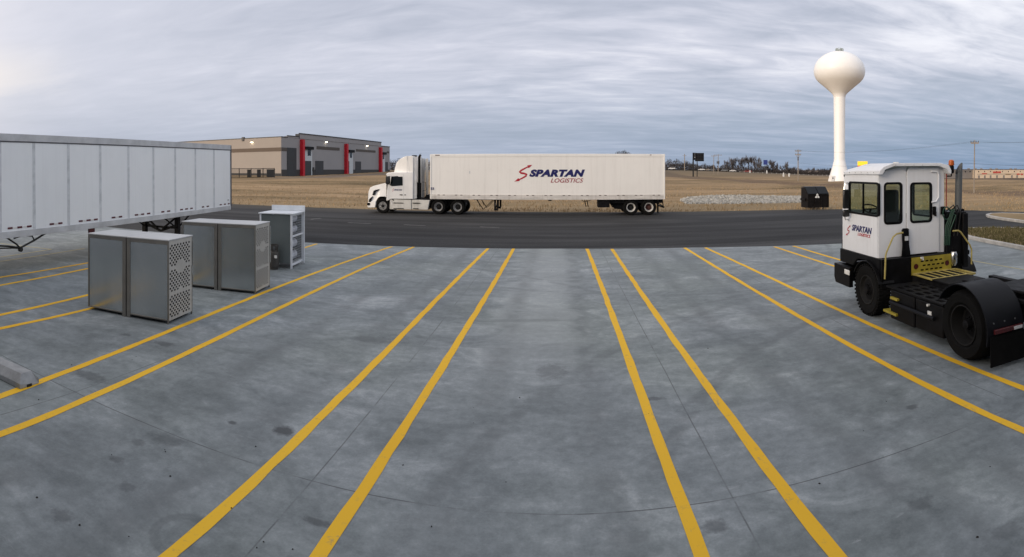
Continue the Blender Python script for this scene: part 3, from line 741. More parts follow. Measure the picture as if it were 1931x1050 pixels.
# ------------------------------------------------------------------ wheels
def wheel(parent, c, rad, w, axis, out, rim_mat, hub_mat='dark_rim', dish=0.35, lugs=False, holes=False, cap=False, face=.40):
    """tyre with a rim and hub below it; out is +1 or -1, the side that faces outwards"""
    h = w / 2
    m = MB(); m.lathe([(rad * .57, -h * .8), (rad * .66, -h * .97), (rad * .90, -h), (rad * .975, -h * .8), (rad, -h * .55), (rad, h * .55), (rad * .975, h * .8), (rad * .90, h), (rad * .66, h * .97), (rad * .57, h * .8)], c, axis, 44, True)
    if lugs:
        for k in range(40):
            a = 2 * pi * k / 40; M0 = m.M
            T = Matrix.Translation(c) @ Matrix.Rotation(a, 4, {'x': 'X', 'y': 'Y'}[axis])
            m.M = M0 @ T
            for s in (-1, 1):
                lo, hi = sorted((s * h * .30, s * h * .96))
                if axis == 'x': m.box(lo, hi, -rad * .038, rad * .038, rad * .955, rad * 1.025)
                else: m.box(-rad * .038, rad * .038, lo, hi, rad * .955, rad * 1.025)
            m.M = M0
    t = m.build('wheel', 'rubber', parent, smooth=30)
    o = out * h
    m = MB(); m.lathe([(rad * .585, o * .80), (rad * .575, o * .92), (rad * .545, o * .92), (rad * .51, o * .55), (rad * .49, o * dish), (rad * face, o * dish)], c, axis, 40, cap0=False)
    m.build('rim', rim_mat, t)
    m = MB(); m.lathe([(rad * (face + .01), o * (dish + .005)), (rad * .24, o * (dish + .03)), (rad * .22, o * (dish + .15)), (rad * .15, o * (dish + .18)), (rad * .13, o * (dish + (.55 if cap else .35))), (0, o * (dish + (.6 if cap else .38)))], c, axis, 24)
    n = 10
    for k in range(n):
        a = 2 * pi * k / n; q = Vector(c) + (Vector((o * dish, cos(a) * rad * .36, sin(a) * rad * .36)) if axis == 'x' else Vector((cos(a) * rad * .36, o * dish, sin(a) * rad * .36)))
        if holes:
            d = Vector((out * .012, 0, 0)) if axis == 'x' else Vector((0, out * .012, 0)); m.tube([q, q + d], rad * .055, 8)
        q2 = Vector(c) + (Vector((o * (dish + .16), cos(a) * rad * .185, sin(a) * rad * .185)) if axis == 'x' else Vector((cos(a) * rad * .185, o * (dish + .16), sin(a) * rad * .185)))
        d = Vector((out * .03, 0, 0)) if axis == 'x' else Vector((0, out * .03, 0)); m.tube([q2, q2 + d], rad * .022, 6)
    m.build('hub', hub_mat, t)
    return t
ROADZ = -0.008

# ------------------------------------------------------------------ highway tractor
YT = 36.55
XF = YT * tan((691.2 - X0) / F)
def tl(zx, zy):
    """pixel of the 8.08x enlargement of the tractor -> local x, z on its near side"""
    px, py = 680 + zx / 8.08, 280 + zy / 8.08
    a = (px - X0) / F; return (YT * tan(a) - XF, zof(py, YT / cos(a)) - ROADZ)
def tp(*pts): return [tl(*p) for p in pts]
def tractor():
    t = thing('semi_tractor', 'white day-cab highway tractor with tall roof fairing, hitched to the lettered trailer', 'truck', (XF, YT, ROADZ))
    Wd = 2.42
    # chassis
    m = MB(); L = tl(1330, 800)[0]
    for y in (.75, 1.55): m.box(1.2, L + 0.5, y, y + .12, .62, .90)
    m.box(tl(990, 0)[0], tl(1330, 0)[0], .35, 2.05, .86, 1.02)
    m.prism([(tl(900, 0)[0], .95), (tl(960, 0)[0], 1.28), (tl(1200, 0)[0], 1.28), (tl(1330, 0)[0], 1.05)], .75, 1.7)
    m.box(2.0, tl(1040, 0)[0], .3, 2.1, .42, 1.05); m.box(tl(1040, 0)[0], tl(1560, 0)[0], .5, 2.0, .55, 1.0)
    m.build('chassis', 'black_steel', t, 0.01)
    wz = .51
    ax = [tl(335, 0)[0], tl(1182, 0)[0], tl(1475, 0)[0]]
    # hood with fender and wheel arch
    arch = []
    c0 = ax[0]; ra = .66
    for k in range(13):
        a = pi - pi * k / 12 * 0.97; arch.append((c0 + ra * cos(a), wz + .02 + ra * sin(a) * .98))
    hood = tp((100, 810), (97, 740), (105, 650), (125, 595), (180, 570), (280, 545), (385, 522), (392, 560), (396, 700), (440, 770), (462, 800))
    prof = hood + [(c0 + ra + .05, .62)] + arch[::-1]
    prof = [p for p in prof]
    m = MB(); m.prism(prof, 0.02, Wd - .02)
    for v in m.b.verts:                               # the nose narrows towards the grille
        k = max(0, 1 - v.co.x / 1.35); cz = max(0, (v.co.z - 1.2) / 0.8)
        v.co.y = Wd / 2 + (v.co.y - Wd / 2) * (1 - .16 * k ** 1.5 - .13 * cz)
    m.build('hood', 'white_paint', t, 0.07, segs=3)
    # arch liner
    m = MB(); m.box(c0 - .56, c0 + .62, .34, Wd - .34, .35, 1.02); m.build('wheel_well', 'cage_inside', t)
    m = MB(); m.prism(tp((88, 880), (92, 822), (120, 800), (222, 800), (228, 850), (218, 902), (100, 905)), .03, Wd - .03)
    for v in m.b.verts: v.co.y = Wd / 2 + (v.co.y - Wd / 2) * (1 - .12 * max(0, 1 - v.co.x / .7))
    m.build('bumper', 'white_paint', t, 0.04)
    m = MB(); m.prism(tp((90, 866), (92, 826), (136, 830), (132, 866)), .10, Wd - .10); m.build('fog_lamp', 'canopy_black', t, 0.01, each=True)
    m = MB(); m.prism(tp((112, 812), (122, 772), (172, 728), (160, 770), (146, 815)), .095, Wd - .095); m.build('grille', 'canopy_black', t, 0.01)
    m = MB(); m.prism(tp((170, 712), (188, 645), (215, 630), (277, 618), (272, 636), (226, 655), (205, 705)), .10, .17); 
    m.build('headlight', 'window_dark', t, 0.01)
    # cab
    cab = tp((392, 800), (390, 560), (436, 418), (410, 412), (392, 402), (392, 380), (420, 368), (490, 360), (800, 360), (800, 775), (470, 770))
    m = MB(); m.prism(cab, 0.0, Wd); m.build('cab', 'white_paint', t, 0.045)
    m = MB(); m.prism(tp((486, 366), (500, 300), (528, 215), (560, 178), (602, 150), (650, 128), (705, 112), (800, 112), (800, 366)), .0, Wd)
    for v in m.b.verts:
        k = ss(800, 486, 680); f = max(0, 1 - (v.co.x - tl(486, 0)[0]) / (tl(705, 0)[0] - tl(486, 0)[0]))
        v.co.y = Wd / 2 + (v.co.y - Wd / 2) * (.985 - .30 * f)
    m.build('roof_fairing', 'white_paint', t, 0.10, segs=3)
    m = MB(); m.prism(tp((706, 118), (712, 112), (712, 366), (706, 366)), -.004, .012); m.build('fairing_seam', 'seam_grey', t)
    # door and its window
    d0, dz0 = tl(430, 765); d1, dz1 = tl(655, 400)
    m = MB()
    for a, b in (((430, 600), (430, 765)), ((655, 395), (655, 765)), ((430, 765), (655, 765))):
        p, q = tl(*a), tl(*b); m.obox((p[0], -.003, p[1]), (q[0], -.003, q[1]), .012, .008)
    door = m.build('door', 'seam_grey', t)
    m = MB(); m.prism(tp((448, 560), (470, 425), (560, 418), (582, 428), (640, 428), (642, 562), (480, 575)), -.008, .03); m.build('window', 'truck_glass', t)
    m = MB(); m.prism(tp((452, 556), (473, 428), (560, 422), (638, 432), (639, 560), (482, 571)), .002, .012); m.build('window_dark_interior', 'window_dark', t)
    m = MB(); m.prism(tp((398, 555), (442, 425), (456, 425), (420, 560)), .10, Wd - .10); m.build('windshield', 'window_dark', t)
    m = MB(); m.prism(tp((598, 698), (640, 700), (640, 712), (598, 710)), -.03, .0); m.prism(tp((668, 700), (690, 700), (690, 712), (668, 712)), -.02, 0); m.build('handle', 'canopy_black', t, each=True)
    m = MB(); x0, z0 = tl(408, 425); x1, z1 = tl(430, 540); m.prism([(x0, z1), (x0, z0), (x0 + .26, z0), (x0 + .26, z1)], -.42, -.20)
    mi = m.build('mirror', 'mirror_back', t, 0.04)
    m = MB(); m.prism([(x0 + .258, z1 + .03), (x0 + .258, z0 - .03), (x0 + .27, z0 - .03), (x0 + .27, z1 + .03)], -.40, -.22); m.build('mirror_glass', 'mirror_back', mi)
    m = MB(); m.tube([(x0 + .13, -.25, z0), (x0 + .2, .02, z0 + .02)], .02); m.tube([(x0 + .13, -.25, z1), (x0 + .2, .02, z1 - .05)], .02); m.build('mirror_arm', 'black_paint', mi, each=True)
    lx, lz = tl(512, 640)
    lettering('SPARTAN', .2, 'logo_navy', t, frame((lx, -.006, lz), (1, 0, 0), (0, 0, 1)), .006, .25, tl(632, 0)[0] - lx, .10)
    s_emblem(t, frame((tl(482, 0)[0], -.004, tl(0, 652)[1] if False else tl(482, 652)[1]), (1, 0, 0), (0, 0, 1)), .13, .2)
    # lower fairings and steps
    m = MB(); m.prism(tp((440, 925), (445, 790), (470, 772), (770, 778), (772, 930)), .03, Wd - .03); m.build('step_panel', 'dirty_white', t, 0.03)
    m = MB(); m.prism(tp((776, 930), (774, 780), (1050, 788), (1022, 934)), .06, Wd - .06); m.build('side_fairing', 'dirty_white', t, 0.03)
    m = MB()
    for a, b in (((500, 828), (650, 832)), ((500, 912), (655, 914)), ((790, 830), (905, 832)), ((800, 915), (880, 916)), ((480, 772), (505, 792)), ((470, 764), (790, 772))):
        p, q = tl(*a), tl(*b); m.obox((p[0], .025, p[1]), (q[0], .025, q[1]), .03, .05)
    m.build('step', 'black_paint', t, each=True)
    # behind the cab: extenders, exhaust, hoses
    m = MB()
    for y in (.06, Wd - .10): m.prism(tp((803, 140), (852, 138), (852, 760), (803, 770)), y, y + .03)
    m.build('side_extender', 'trailer_rail', t, 0.01, each=True)
    m = MB(); p, q = tl(868, 770), tl(868, 125); m.tube([(p[0], .45, p[1]), (p[0], .45, q[1]), (p[0] + .1, .45, q[1] + .14)], .085, 12); m.tube([(p[0], .45, p[1]), (p[0], .45, p[1] + 1.1)], .15, 14)
    m.build('exhaust_pipe', 'black_steel', t)
    m = MB(); m.prism(tp((884, 150), (912, 140), (915, 760), (884, 765)), Wd - .5, Wd - .1); m.build('rear_panel', 'dirty_white', t, 0.02)
    m = MB(); p0, p1, p2 = tl(885, 515), tl(938, 520), tl(945, 640)
    m.tube([(p0[0], 1.0, p0[1]), (p1[0], 1.0, p1[1]), (p2[0], 1.0, p2[1]), (tl(890, 655)[0], 1.0, tl(890, 655)[1])], .02, 6)
    m.tube([(tl(820, 520)[0], .8, tl(820, 520)[1]), (tl(840, 640)[0], .7, tl(840, 640)[1]), (tl(815, 740)[0], .8, tl(815, 740)[1])], .04, 6); m.build('air_hose', 'hose_black', t)
    p, q = tl(750, 112), tl(806, 104); m = MB(); m.box(p[0], q[0], .5, 1.0, p[1] - .03, q[1] + .03); m.build('roof_vent', 'canopy_black', t, 0.02)
    p, q = tl(902, 150), tl(902, 68); m = MB(); m.tube([(p[0], .3, p[1]), (q[0], .3, q[1])], .012, 6); m.build('antenna', 'pole_grey', t)
    # drive fenders
    for s in (ax[1], ax[2]):
        m = MB(); pts = [(s + .60 * cos(a), wz + .60 * sin(a)) for a in [R(20 + 14 * k) for k in range(11)]]; inn = [(s + .575 * cos(a), wz + .575 * sin(a)) for a in [R(20 + 14 * k) for k in range(11)]][::-1]
        m.prism(pts + inn, .04, .62); m.build('fender', 'black_paint', t)
    xm = tl(1555, 0)[0]; m = MB(); m.box(xm, xm + .02, .05, .62, .22, .78); m.build('mud_flap', 'black_paint', t, each=True)
    for i, x in enumerate(ax):
        for y, o in ((.17 if i == 0 else .30, -1), (Wd - (.17 if i == 0 else .30), 1)):
            wheel(t, (x, y, wz), wz, .30 if i == 0 else .56, 'y', o, 'alloy_rim', 'dark_rim', .75 if i == 0 else .25, holes=i == 0, cap=i > 0, face=.22 if i == 0 else .36)
tractor()

# ------------------------------------------------------------------ lettered box trailer behind the tractor
def box_trailer():
    yn = 36.5; xn = yn * tan((811.5 - X0) / F); L = yn * tan((1253.5 - X0) / F) - xn; D = 2.6
    t = thing('box_trailer', 'white box trailer lettered in navy and red, standing broadside across the asphalt lane', 'trailer', (xn, yn, ROADZ))
    def X(px): return yn * tan((px - X0) / F) - xn
    zb, zt = 1.20, 4.06
    m = MB(); m.box(.0, L, .0, D, zb, zt); body = m.build('body', 'cream_side', t, 0.03)
    m = MB(); m.box(.05, L - .02, -.018, 0, zt - .19, zt - .015); m.build('top_rail', 'cream_side', t, 0.006)
    m = MB(); m.box(.02, L - .02, -.022, D, zb - .16, zb + .16); m.build('bottom_rail', 'rail_white', t, 0.006)
    m = MB(); m.box(-.02, .07, -.025, .05, zb - .16, zt); m.box(L - .07, L + .02, -.03, .05, zb - .16, zt); m.build('corner_post', 'cream_side', t, 0.012, each=True)
    m = MB()
    k = 1
    while k * 1.22 < L:                                # sheet joints, a hair proud
        m.box(k * 1.22 - .012, k * 1.22 + .012, -.003, 0, zb + .17, zt - .20); k += 1
    m.build('panel_joint', 'cream_side', t)
    m = MB(); x = .5
    i = 0
    while x < L - .3:
        m.box(x, x + .15, -.028, -.02, zb + .10, zb + .14); m.box(x + .36, x + .51, -.028, -.02, zb + .10, zb + .14); x += 1.19; i += 1
    m.build('reflector_strip', 'reflector_dark', t, each=True)
    m = MB(); a = X(821); m.box(a, a + .30, -.03, -.017, zt - .10, zt - .05); m.box(L - 1.0, L - .9, -.03, -.017, zt - .09, zt - .05); m.build('marker_lamp', 'rust', t, each=True)
    m = MB(); q = X(885); m.box(q, q + .06, -.004, 0, 2.75, 2.93); m.build('placard_mark', 'seam_grey', t)
    rr = yn / cos(.0)
    # lettering: SPARTAN / LOGISTICS with the red S
    def z(py, px): return zof(py, yn / cos((px - X0) / F))
    x0, x1 = X(998), X(1103); z0, z1 = z(333.2, 1050), z(319.2, 1050)
    lettering('SPARTAN', 1, 'logo_navy', t, frame((x0, -.008, z0), (1, 0, 0), (0, 0, 1)), .064, .28, x1 - x0, z1 - z0)
    x0, x1 = X(1038.5), X(1100); z0, z1 = z(344.0, 1050), z(336.0, 1050)
    lettering('LOGISTICS', 1, 'logo_dark_red', t, frame((x0, -.008, z0), (1, 0, 0), (0, 0, 1)), .006, .30, x1 - x0, z1 - z0)
    x0, x1 = X(971.5), X(1001); s_emblem(t, frame((x0, -.006, z(341.5, 985)), (1, 0, 0), (0, 0, 1)), x1 - x0 + .05, z(310.5, 985) - z(341.5, 985))
    lettering('53', 1, 'logo_navy', t, frame((.03, -.03, z(357.5, 815)), (1, 0, 0), (0, 0, 1)), .02, 0, .22, .17)
    # landing gear
    gx = X(920); m = MB(); m.box(X(892), X(944), .2, D - .2, 1.0, 1.06)
    for y in (.35, D - .45):
        m.box(X(932) - .05, X(932) + .07, y, y + .12, .42, 1.06); m.box(X(937) - .05, X(937) + .07, y, y + .12, .42, 1.06); m.box(X(934) - .12, X(934) + .14, y - .06, y + .18, .30, .44)
        m.obox((X(897), y + .05, 1.02), (X(910), y + .05, .35), .05, .05); m.obox((X(928), y + .05, 1.0), (X(911), y + .05, .40), .04, .04); m.obox((X(899), y, 1.02), (X(903), y + .3, .5), .03, .03)
    m.obox((X(934), .4, .5), (X(934), D - .4, .9), .05, .05); m.build('landing_gear', 'black_steel', t, 0.006)
    m = MB(); m.tube([(X(934), .2, .80), (X(934), -.02, .80), (X(934), -.02, .62)], .015, 6); m.build('crank_handle', 'pole_grey', t)
    m = MB(); m.box(X(1034), X(1040), .1, .5, .96, 1.05); m.build('conduit_bracket', 'black_steel', t)
    # slider, axles, mud flap, tank
    m = MB(); m.box(X(1130), L - .1, .25, D - .25, .78, 1.05); m.box(X(1128), X(1150), .1, 1.2, .52, 1.0)
    for px in (1103, 1107): m.obox((X(px), .5, 1.04), (X(px) + .1, .5, .55), .06, .06)
    m.tube([(X(1097), .4, 1.02), (X(1102), .4, .88), (X(1110), .4, .95), (X(1116), .4, 1.02)], .02, 6)
    for y in (.5, D - .6): m.prism([(X(1150), .95), (X(1160), .40), (X(1178), .35), (X(1182), .95)], y, y + .1)
    m.build('bogie', 'black_steel', t, 0.01)
    m = MB(); m.tube([(X(1163), .55, .60), (X(1163), 1.9, .60)], .17, 14); m.build('air_tank', 'black_paint', t)
    m = MB(); m.obox((L - .03, .2, .50), (L - .03, D - .2, .50), .10, .10)
    for y in (.35, D - .35): m.obox((L - .1, y, 1.05), (L - .03, y, .5), .06, .06); m.obox((L - .75, y, 1.02), (L - .05, y, .55), .05, .05)
    m.build('rear_guard', 'black_steel', t, 0.006)
    m = MB(); m.box(L - .42, L - .40, .05, .65, .12, 1.02); m.box(L - .42, L - .40, D - .65, D - .05, .12, 1.02); m.build('mud_flap', 'black_paint', t, each=True)
    for px, rm, hm in ((1190, 'white_rim', 'dark_rim'), (1224, 'white_rim', 'rust')):
        for y, o in ((.30, -1), (D - .30, 1)): wheel(t, (X(px), y, .51), .51, .56, 'y', o, rm, hm, .15, cap=True)
box_trailer()

# ------------------------------------------------------------------ grey trailer parked on the left, nose towards the lane
def parked_trailer():
    pf = Vector((-14.55, 21.75)); pr = Vector((-13.40, 8.55)); d = (pr - pf).normalized(); L = 16.1; D = 2.6
    t = thing('box_trailer', 'pale grey plate-sided trailer parked at left with its legs down', 'trailer', (pf.x, pf.y, 0))
    t.rotation_euler = (0, 0.0085, atan2(d.y, d.x))
    zb, zt = 1.16, 4.14
    m = MB(); m.box(0, L, -D, 0, zb, zt); m.build('body', 'trailer_panel', t, 0.015)
    m = MB(); m.box(.0, L, -.0, .022, zt - .20, zt + .012); m.box(0, L, -D - .02, -D, zt - .20, zt + .012); m.box(0, L, -D, 0, zt + .002, zt + .012); m.build('top_rail', 'trailer_rail', t, 0.006)
    m = MB(); m.box(.0, L, .0, .014, zt - .235, zt - .20); m.build('rail_shadow_strip', 'pole_grey', t)  # dark strip modelled in place of the shadow under the top rail
    m = MB(); m.box(.05, L, -D, .025, zb - .02, zb + .17); m.build('bottom_rail', 'trailer_rail', t, 0.006)
    m = MB(); m.box(-.03, .06, -.06, .026, zb, zt); m.build('corner_post', 'pole_grey', t, 0.01, each=True)
    def xs(px):
        a = (px - X0) / F; k = tan(a)       # where the view ray meets the side plane
        s = (pf.x - k * pf.y) / (k * d.y - d.x); return s
    seams = [xs(p) for p in (404, 369, 331, 290, 243, 190, 130, 65, 1)]
    step = seams[-1] - seams[-2]; seams += [seams[-1] + step * (i + 1) for i in range(3)]
    m = MB()
    for x in seams: m.prism([(x - .055, 0), (x - .055, .007), (x - .04, .007), (x - .035, .003), (x + .035, .003), (x + .04, .007), (x + .055, .007), (x + .055, 0)], zb + .17, zt - .22, 'xy')
    m.build('panel_seam', 'seam_grey', t, each=True)
    m = MB(); w = MB()
    def refl(px0, px1):
        a, b = xs(px0), xs(px1); a, b = min(a, b), max(a, b); m.box(a, b, .0, .010, zb + .235, zb + .29)
    for a, b in ((15, 24), (33, 42), (51, 60), (94, 102), (110, 118), (149, 156), (163.5, 171), (177.5, 184.5), (211, 217.5), (224.5, 230.5), (254.5, 260.5), (266.5, 272), (277.5, 283.5), (304.5, 310), (315.5, 321), (340, 345), (349.5, 354.5), (359, 363.5), (381, 385), (390, 394), (414.5, 418), (422.5, 426), (430, 433)): refl(a, b)
    m.build('reflector_strip', 'reflector_red', t, each=True)
    for a, b in ((25, 33), (43, 51), (102, 110), (156, 163), (171, 177), (217, 224), (260, 266)): w.box(min(xs(a), xs(b)), max(xs(a), xs(b)), 0, .008, zb + .235, zb + .29)
    w.build('reflector_strip', 'lens_white', t, each=True)
    m = MB(); a = xs(174); m.box(a - .14, a + .14, -.06, .0, zb - .16, zb - .02); m.build('side_lamp', 'red_lens', t, 0.01)
    m = MB(); a = xs(430); m.box(a - .08, a + .03, 0, .01, zb + .42, zb + .45); m.build('data_plate', 'pole_grey', t)
    # landing gear with cross bracing
    g = 3.85; m = MB()
    for y in (-.42, -2.12):
        m.box(g - .09, g + .09, y - .09, y + .09, .05, zb); m.box(g - .17, g + .17, y - .15, y + .15, .0, .06); m.obox((g - 1.0, y, zb - .02), (g - .05, y, .62), .05, .05); m.obox((g + 1.0, y, zb - .02), (g + .05, y, .62), .05, .05)
    m.obox((g, -.42, .75), (g, -1.27, .45), .09, .09); m.obox((g, -2.12, .75), (g, -1.27, .45), .09, .09); m.obox((g + .05, -.42, 1.08), (g + .05, -1.15, .55), .07, .07); m.obox((g + .05, -2.12, 1.08), (g + .05, -1.4, .55), .07, .07)
    m.obox((g, -.42, .62), (g, -2.12, .62), .08, .08); m.box(g - .25, g + .25, -2.3, -.25, zb - .08, zb); m.build('landing_gear', 'black_steel', t, 0.006)
    # air line and release arm hanging by the slider
    m = MB(); a = xs(47)
    z0 = .76
    m.tube([(a + 3.0, -.25, z0 + .10), (a + .9, -.25, z0 + .08), (a + .3, -.22, z0 + .04), (a, -.2, z0)], .022, 6)
    m.tube([(a + .85, -.2, z0 + .16), (a + .4, -.2, z0 + .10), (a, -.2, z0 + .02), (a - .5, -.15, z0 + .20), (a - .95, -.1, z0 + .40)], .03, 6)
    m.tube([(a + .5, -.22, z0 + .36), (a + .15, -.2, z0 + .14), (a, -.2, z0)], .028, 6)
    m.tube([(a + .25, -.2, z0 + .32), (a - .1, -.2, z0 + .38), (a - .45, -.18, z0 + .33), (a - .5, -.16, z0 + .22)], .022, 6)
    m.lathe([(.0, -.04), (.07, -.04), (.07, .04), (0, .04)], (a, -.2, z0 - .03), 'y', 14); m.build('air_line', 'hose_black', t)
    for x in (14.35, 15.55):
        for y, o in ((-.30, 1), (-D + .30, -1)): wheel(t, (x, y, .51 + x * .0085), .51, .56, 'y', o, 'white_rim', 'dark_rim', .2, cap=True)
    m = MB(); m.box(13.7, 16.0, -D + .3, -.3, .8, zb); m.build('bogie', 'black_steel', t)
parked_trailer()

# ------------------------------------------------------------------ gas cylinder cages
def cage(name, label, A, B, depth, ht, group):
    A, B = Vector(A), Vector(B); d = (B - A).normalized(); W = (B - A).length
    t = thing(name, label, 'gas cage', (A.x, A.y, 0), atan2(d.y, d.x), group); D = depth; hw = W / 2; lg = .06; th = .004
    # local x along the long face, y away from the camera
    m = MB()
    for a, b in ((0, hw - .06), (hw + .06, W)):
        m.box(a + .035, b - .035 if a == 0 else b - .03, .012, .016, lg + .02, ht - .03)
    m.box(.0, W, D - .012, D - .008, lg + .02, ht - .03); m.build('side_sheet', 'stainless', t, each=True)
    m = MB()                                                          # folded frame: corner and middle posts
    for a, b in ((0, .035), (hw - .10, hw - .012), (hw + .012, hw + .10)): m.box(a, b, .0, .035, .0 if b > .2 else lg, ht - .02)
    m.box(W - .03, W, .0, .03, 0, ht - .02); m.box(0, .035, D - .035, D, 0, ht - .02); m.box(W - .03, W, D - .03, D, 0, ht - .02)
    m.box(.035, hw - .10, .002, .03, ht - .10, ht - .025); m.box(hw + .10, W - .03, .002, .03, ht - .10, ht - .025)
    m.box(.035, hw - .1, .004, .03, lg, lg + .03); m.box(hw + .1, W - .03, .004, .03, lg, lg + .03); m.build('frame', 'cage_frame', t, 0.004)
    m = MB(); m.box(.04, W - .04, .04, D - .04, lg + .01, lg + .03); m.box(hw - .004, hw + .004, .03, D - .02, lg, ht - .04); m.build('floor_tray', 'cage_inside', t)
    m = MB(); m.box(-.005, hw - .006, -.006, D + .006, ht - .025, ht); m.box(hw + .006, W + .006, -.006, D + .006, ht - .025, ht); m.build('top', 'cage_top', t, 0.006, each=True)
    # perforated end door on the right, solid one on the left
    holes = []; r = .0265; nx = 7; px = (D - .16) / nx; rows = 8; pitch = .0295 * ht / 1.64 * 1.62
    z = ht - .13
    for g in range(3):
        for k in range(rows + 1):
            zz = z - k * pitch
            for i in range(nx):
                y = .075 + px * (i + (.0 if k % 2 else .5)) 
                if y > D - .075: continue
                mid = abs(y - D / 2) < .12
                if (g == 0 and k >= rows - 1 and mid) or (g == 1 and k <= 1 and mid) or (g == 1 and k >= rows and y > D * .4 and y < D * .6): continue
                if k == rows and (i % 4 == 3): continue
                holes.append([(y + r * 1.32 * cos(2 * pi * q / 6), zz + r * .92 * sin(2 * pi * q / 6)) for q in range(6)])
        z -= rows * pitch + .115
    m = MB(); m.plate([(.03, lg), (D - .03, lg), (D - .03, ht - .03), (.03, ht - .03)], holes, (W - .004, 0, 0), (0, 1, 0), (0, 0, 1), .004)
    dr = m.build('perforated_door', 'cage_face', t, smooth=0)
    m = MB(); m.tube([(W + .02, D - .015, ht - .12), (W + .02, D - .015, ht * .38)], .012, 8); m.box(W - .002, W + .02, D - .05, D - .01, ht * .5, ht * .62); m.build('latch_rod', 'stainless', dr)
    m = MB(); m.box(W - .06, W - .05, .03, D - .03, lg + .03, ht - .04); m.build('dark_backing', 'cage_inside', t)  # near-black sheet stands in for the shade inside the cage
    m = MB(); m.box(.0, .006, .03, D - .03, lg, ht - .03); m.build('left_door', 'stainless', t)
    return t
G = 'stainless gas cages standing on the apron'
cage('gas_cage', 'larger nearer stainless gas cage with perforated end door, standing closest to camera', (-8.98, 7.94), (-6.97, 8.24), .95, 1.64, G)
cage('gas_cage', 'stainless gas cage with perforated end door standing beside the small grey propane cylinder', (-9.0, 11.18), (-6.96, 11.46), .92, 1.68, G)

# white-framed cylinder rack
def rack():
    A, B = Vector((-8.83, 14.78)), Vector((-7.78, 14.93)); d = (B - A).normalized(); W = (B - A).length; D = 1.1; ht = 1.68
    rz = atan2(d.y, d.x)
    t = thing('cylinder_rack', 'white framed rack with dark side panel and mesh door, farthest of the metal cabinets', 'rack', (A.x, A.y, 0), rz)
    p = .055
    m = MB()
    for x, y in ((0, 0), (W - p, 0), (W - p, D - p), (0, D - p)): m.box(x, x + p, y, y + p, 0, ht - .04)
    for z in (.08, ht * .56, ht - .09): m.box(W - p + .003, W - .003, p, D - p, z, z + p)
    m.box(W - .01, W + .045, D - .045, D + .01, .02, ht - .02); m.build('frame', 'rack_white', t, 0.005)
    m = MB(); m.box(p * .8, W - p, .012, .02, .16, ht - .05); m.box(p, W - p, D - .02, D - .012, .16, ht - .05); m.box(.008, .016, p, D - p, .16, ht - .05); m.build('side_panel', 'rack_panel', t)
    m = MB(); m.box(-.03, W + .05, -.03, D + .03, ht - .035, ht); m.build('top', 'sheet_white', t, 0.006, each=True)
    m = MB(); m.box(-.03, W + .05, D - .0, D + .03, ht + .003, ht + .17); m.build('header_board', 'sheet_white', t, 0.006)
    for z in (.19, .55, .99, 1.33):
        m = MB(); m.box(.03, W - .06, .03, D - .03, z - .02, z); m.build('shelf', 'cage_inside', t)
    m = MB()                                                        # wire mesh door
    for k in range(14): m.tube([(W - .028, p + (D - 2 * p) * (k + .5) / 14, .12), (W - .028, p + (D - 2 * p) * (k + .5) / 14, ht - .08)], .0025, 4)
    for k in range(20): m.tube([(W - .026, p, .14 + (ht - .25) * k / 19), (W - .026, D - p, .14 + (ht - .25) * k / 19)], .0025, 4)
    m.build('mesh_door', 'rack_white', t)
    R3 = Matrix.Rotation(rz, 4, 'Z')
    words = ['lowest grey cylinder lying behind the mesh of the white rack', 'grey cylinder second from the bottom inside the white framed rack', 'grey cylinder second from the top inside the white framed rack', 'topmost grey cylinder lying inside the white framed rack']
    mesh = None
    for i, z in enumerate((.19, .55, .99, 1.33)):
        loc = Vector((A.x, A.y, 0)) + R3 @ Vector((W - .26, D / 2, z + .152))
        if i == 0:
            m = MB(); m.lathe([(0, -.40), (.08, -.40), (.13, -.37), (.15, -.31), (.15, .27), (.13, .33), (.06, .36), (.05, .37), (.05, .40), (0, .40)], (0, 0, 0), 'y', 24)
            o = m.build('gas_cylinder', 'cylinder_grey')
        else: o = bpy.data.objects.new('gas_cylinder', mesh); COL.objects.link(o)
        mesh = o.data; o.location = loc; o.rotation_euler = (0, 0, rz); tag(o, words[i], 'gas cylinder', 'cylinders lying in the white rack')
        m = MB(); m.lathe([(.085, -.47), (.115, -.47), (.115, -.36), (.085, -.36)], (0, 0, 0), 'y', 16, True); m.build('collar', 'cylinder_grey', o)
    q = at(517, 507.5)
    t2 = thing('propane_cylinder', 'small dark upright propane cylinder standing in front of the white rack', 'gas cylinder', (q.x, q.y, 0))
    m = MB(); m.lathe([(.10, 0), (.125, 0), (.125, .05), (.145, .08), (.152, .13), (.152, .46), (.14, .52), (.09, .565), (.03, .58)], (0, 0, 0), 'z', 28); m.build('tank', 'cylinder_dark', t2)
    m = MB()
    m.lathe([(.105, .56), (.115, .56), (.115, .60), (.105, .60)], (0, 0, 0), 'z', 24, True)
    for a in (0, 90, 180, 270): m.obox((.11 * cos(R(a)), .11 * sin(R(a)), .53), (.12 * cos(R(a)), .12 * sin(R(a)), .74), .035, .012)
    m.lathe([(.115, .70), (.128, .70), (.128, .75), (.115, .75)], (0, 0, 0), 'z', 24, True); m.build('collar', 'cylinder_dark', t2)
    m = MB(); m.lathe([(.025, .57), (.03, .62), (.02, .66), (0, .67)], (0, 0, 0), 'z', 12); m.build('valve', 'stack_steel', t2)
    m = MB(); m.box(.085, .155, -.145, -.10, .36, .44); m.build('label_plate', 'lens_white', t2)
rack()

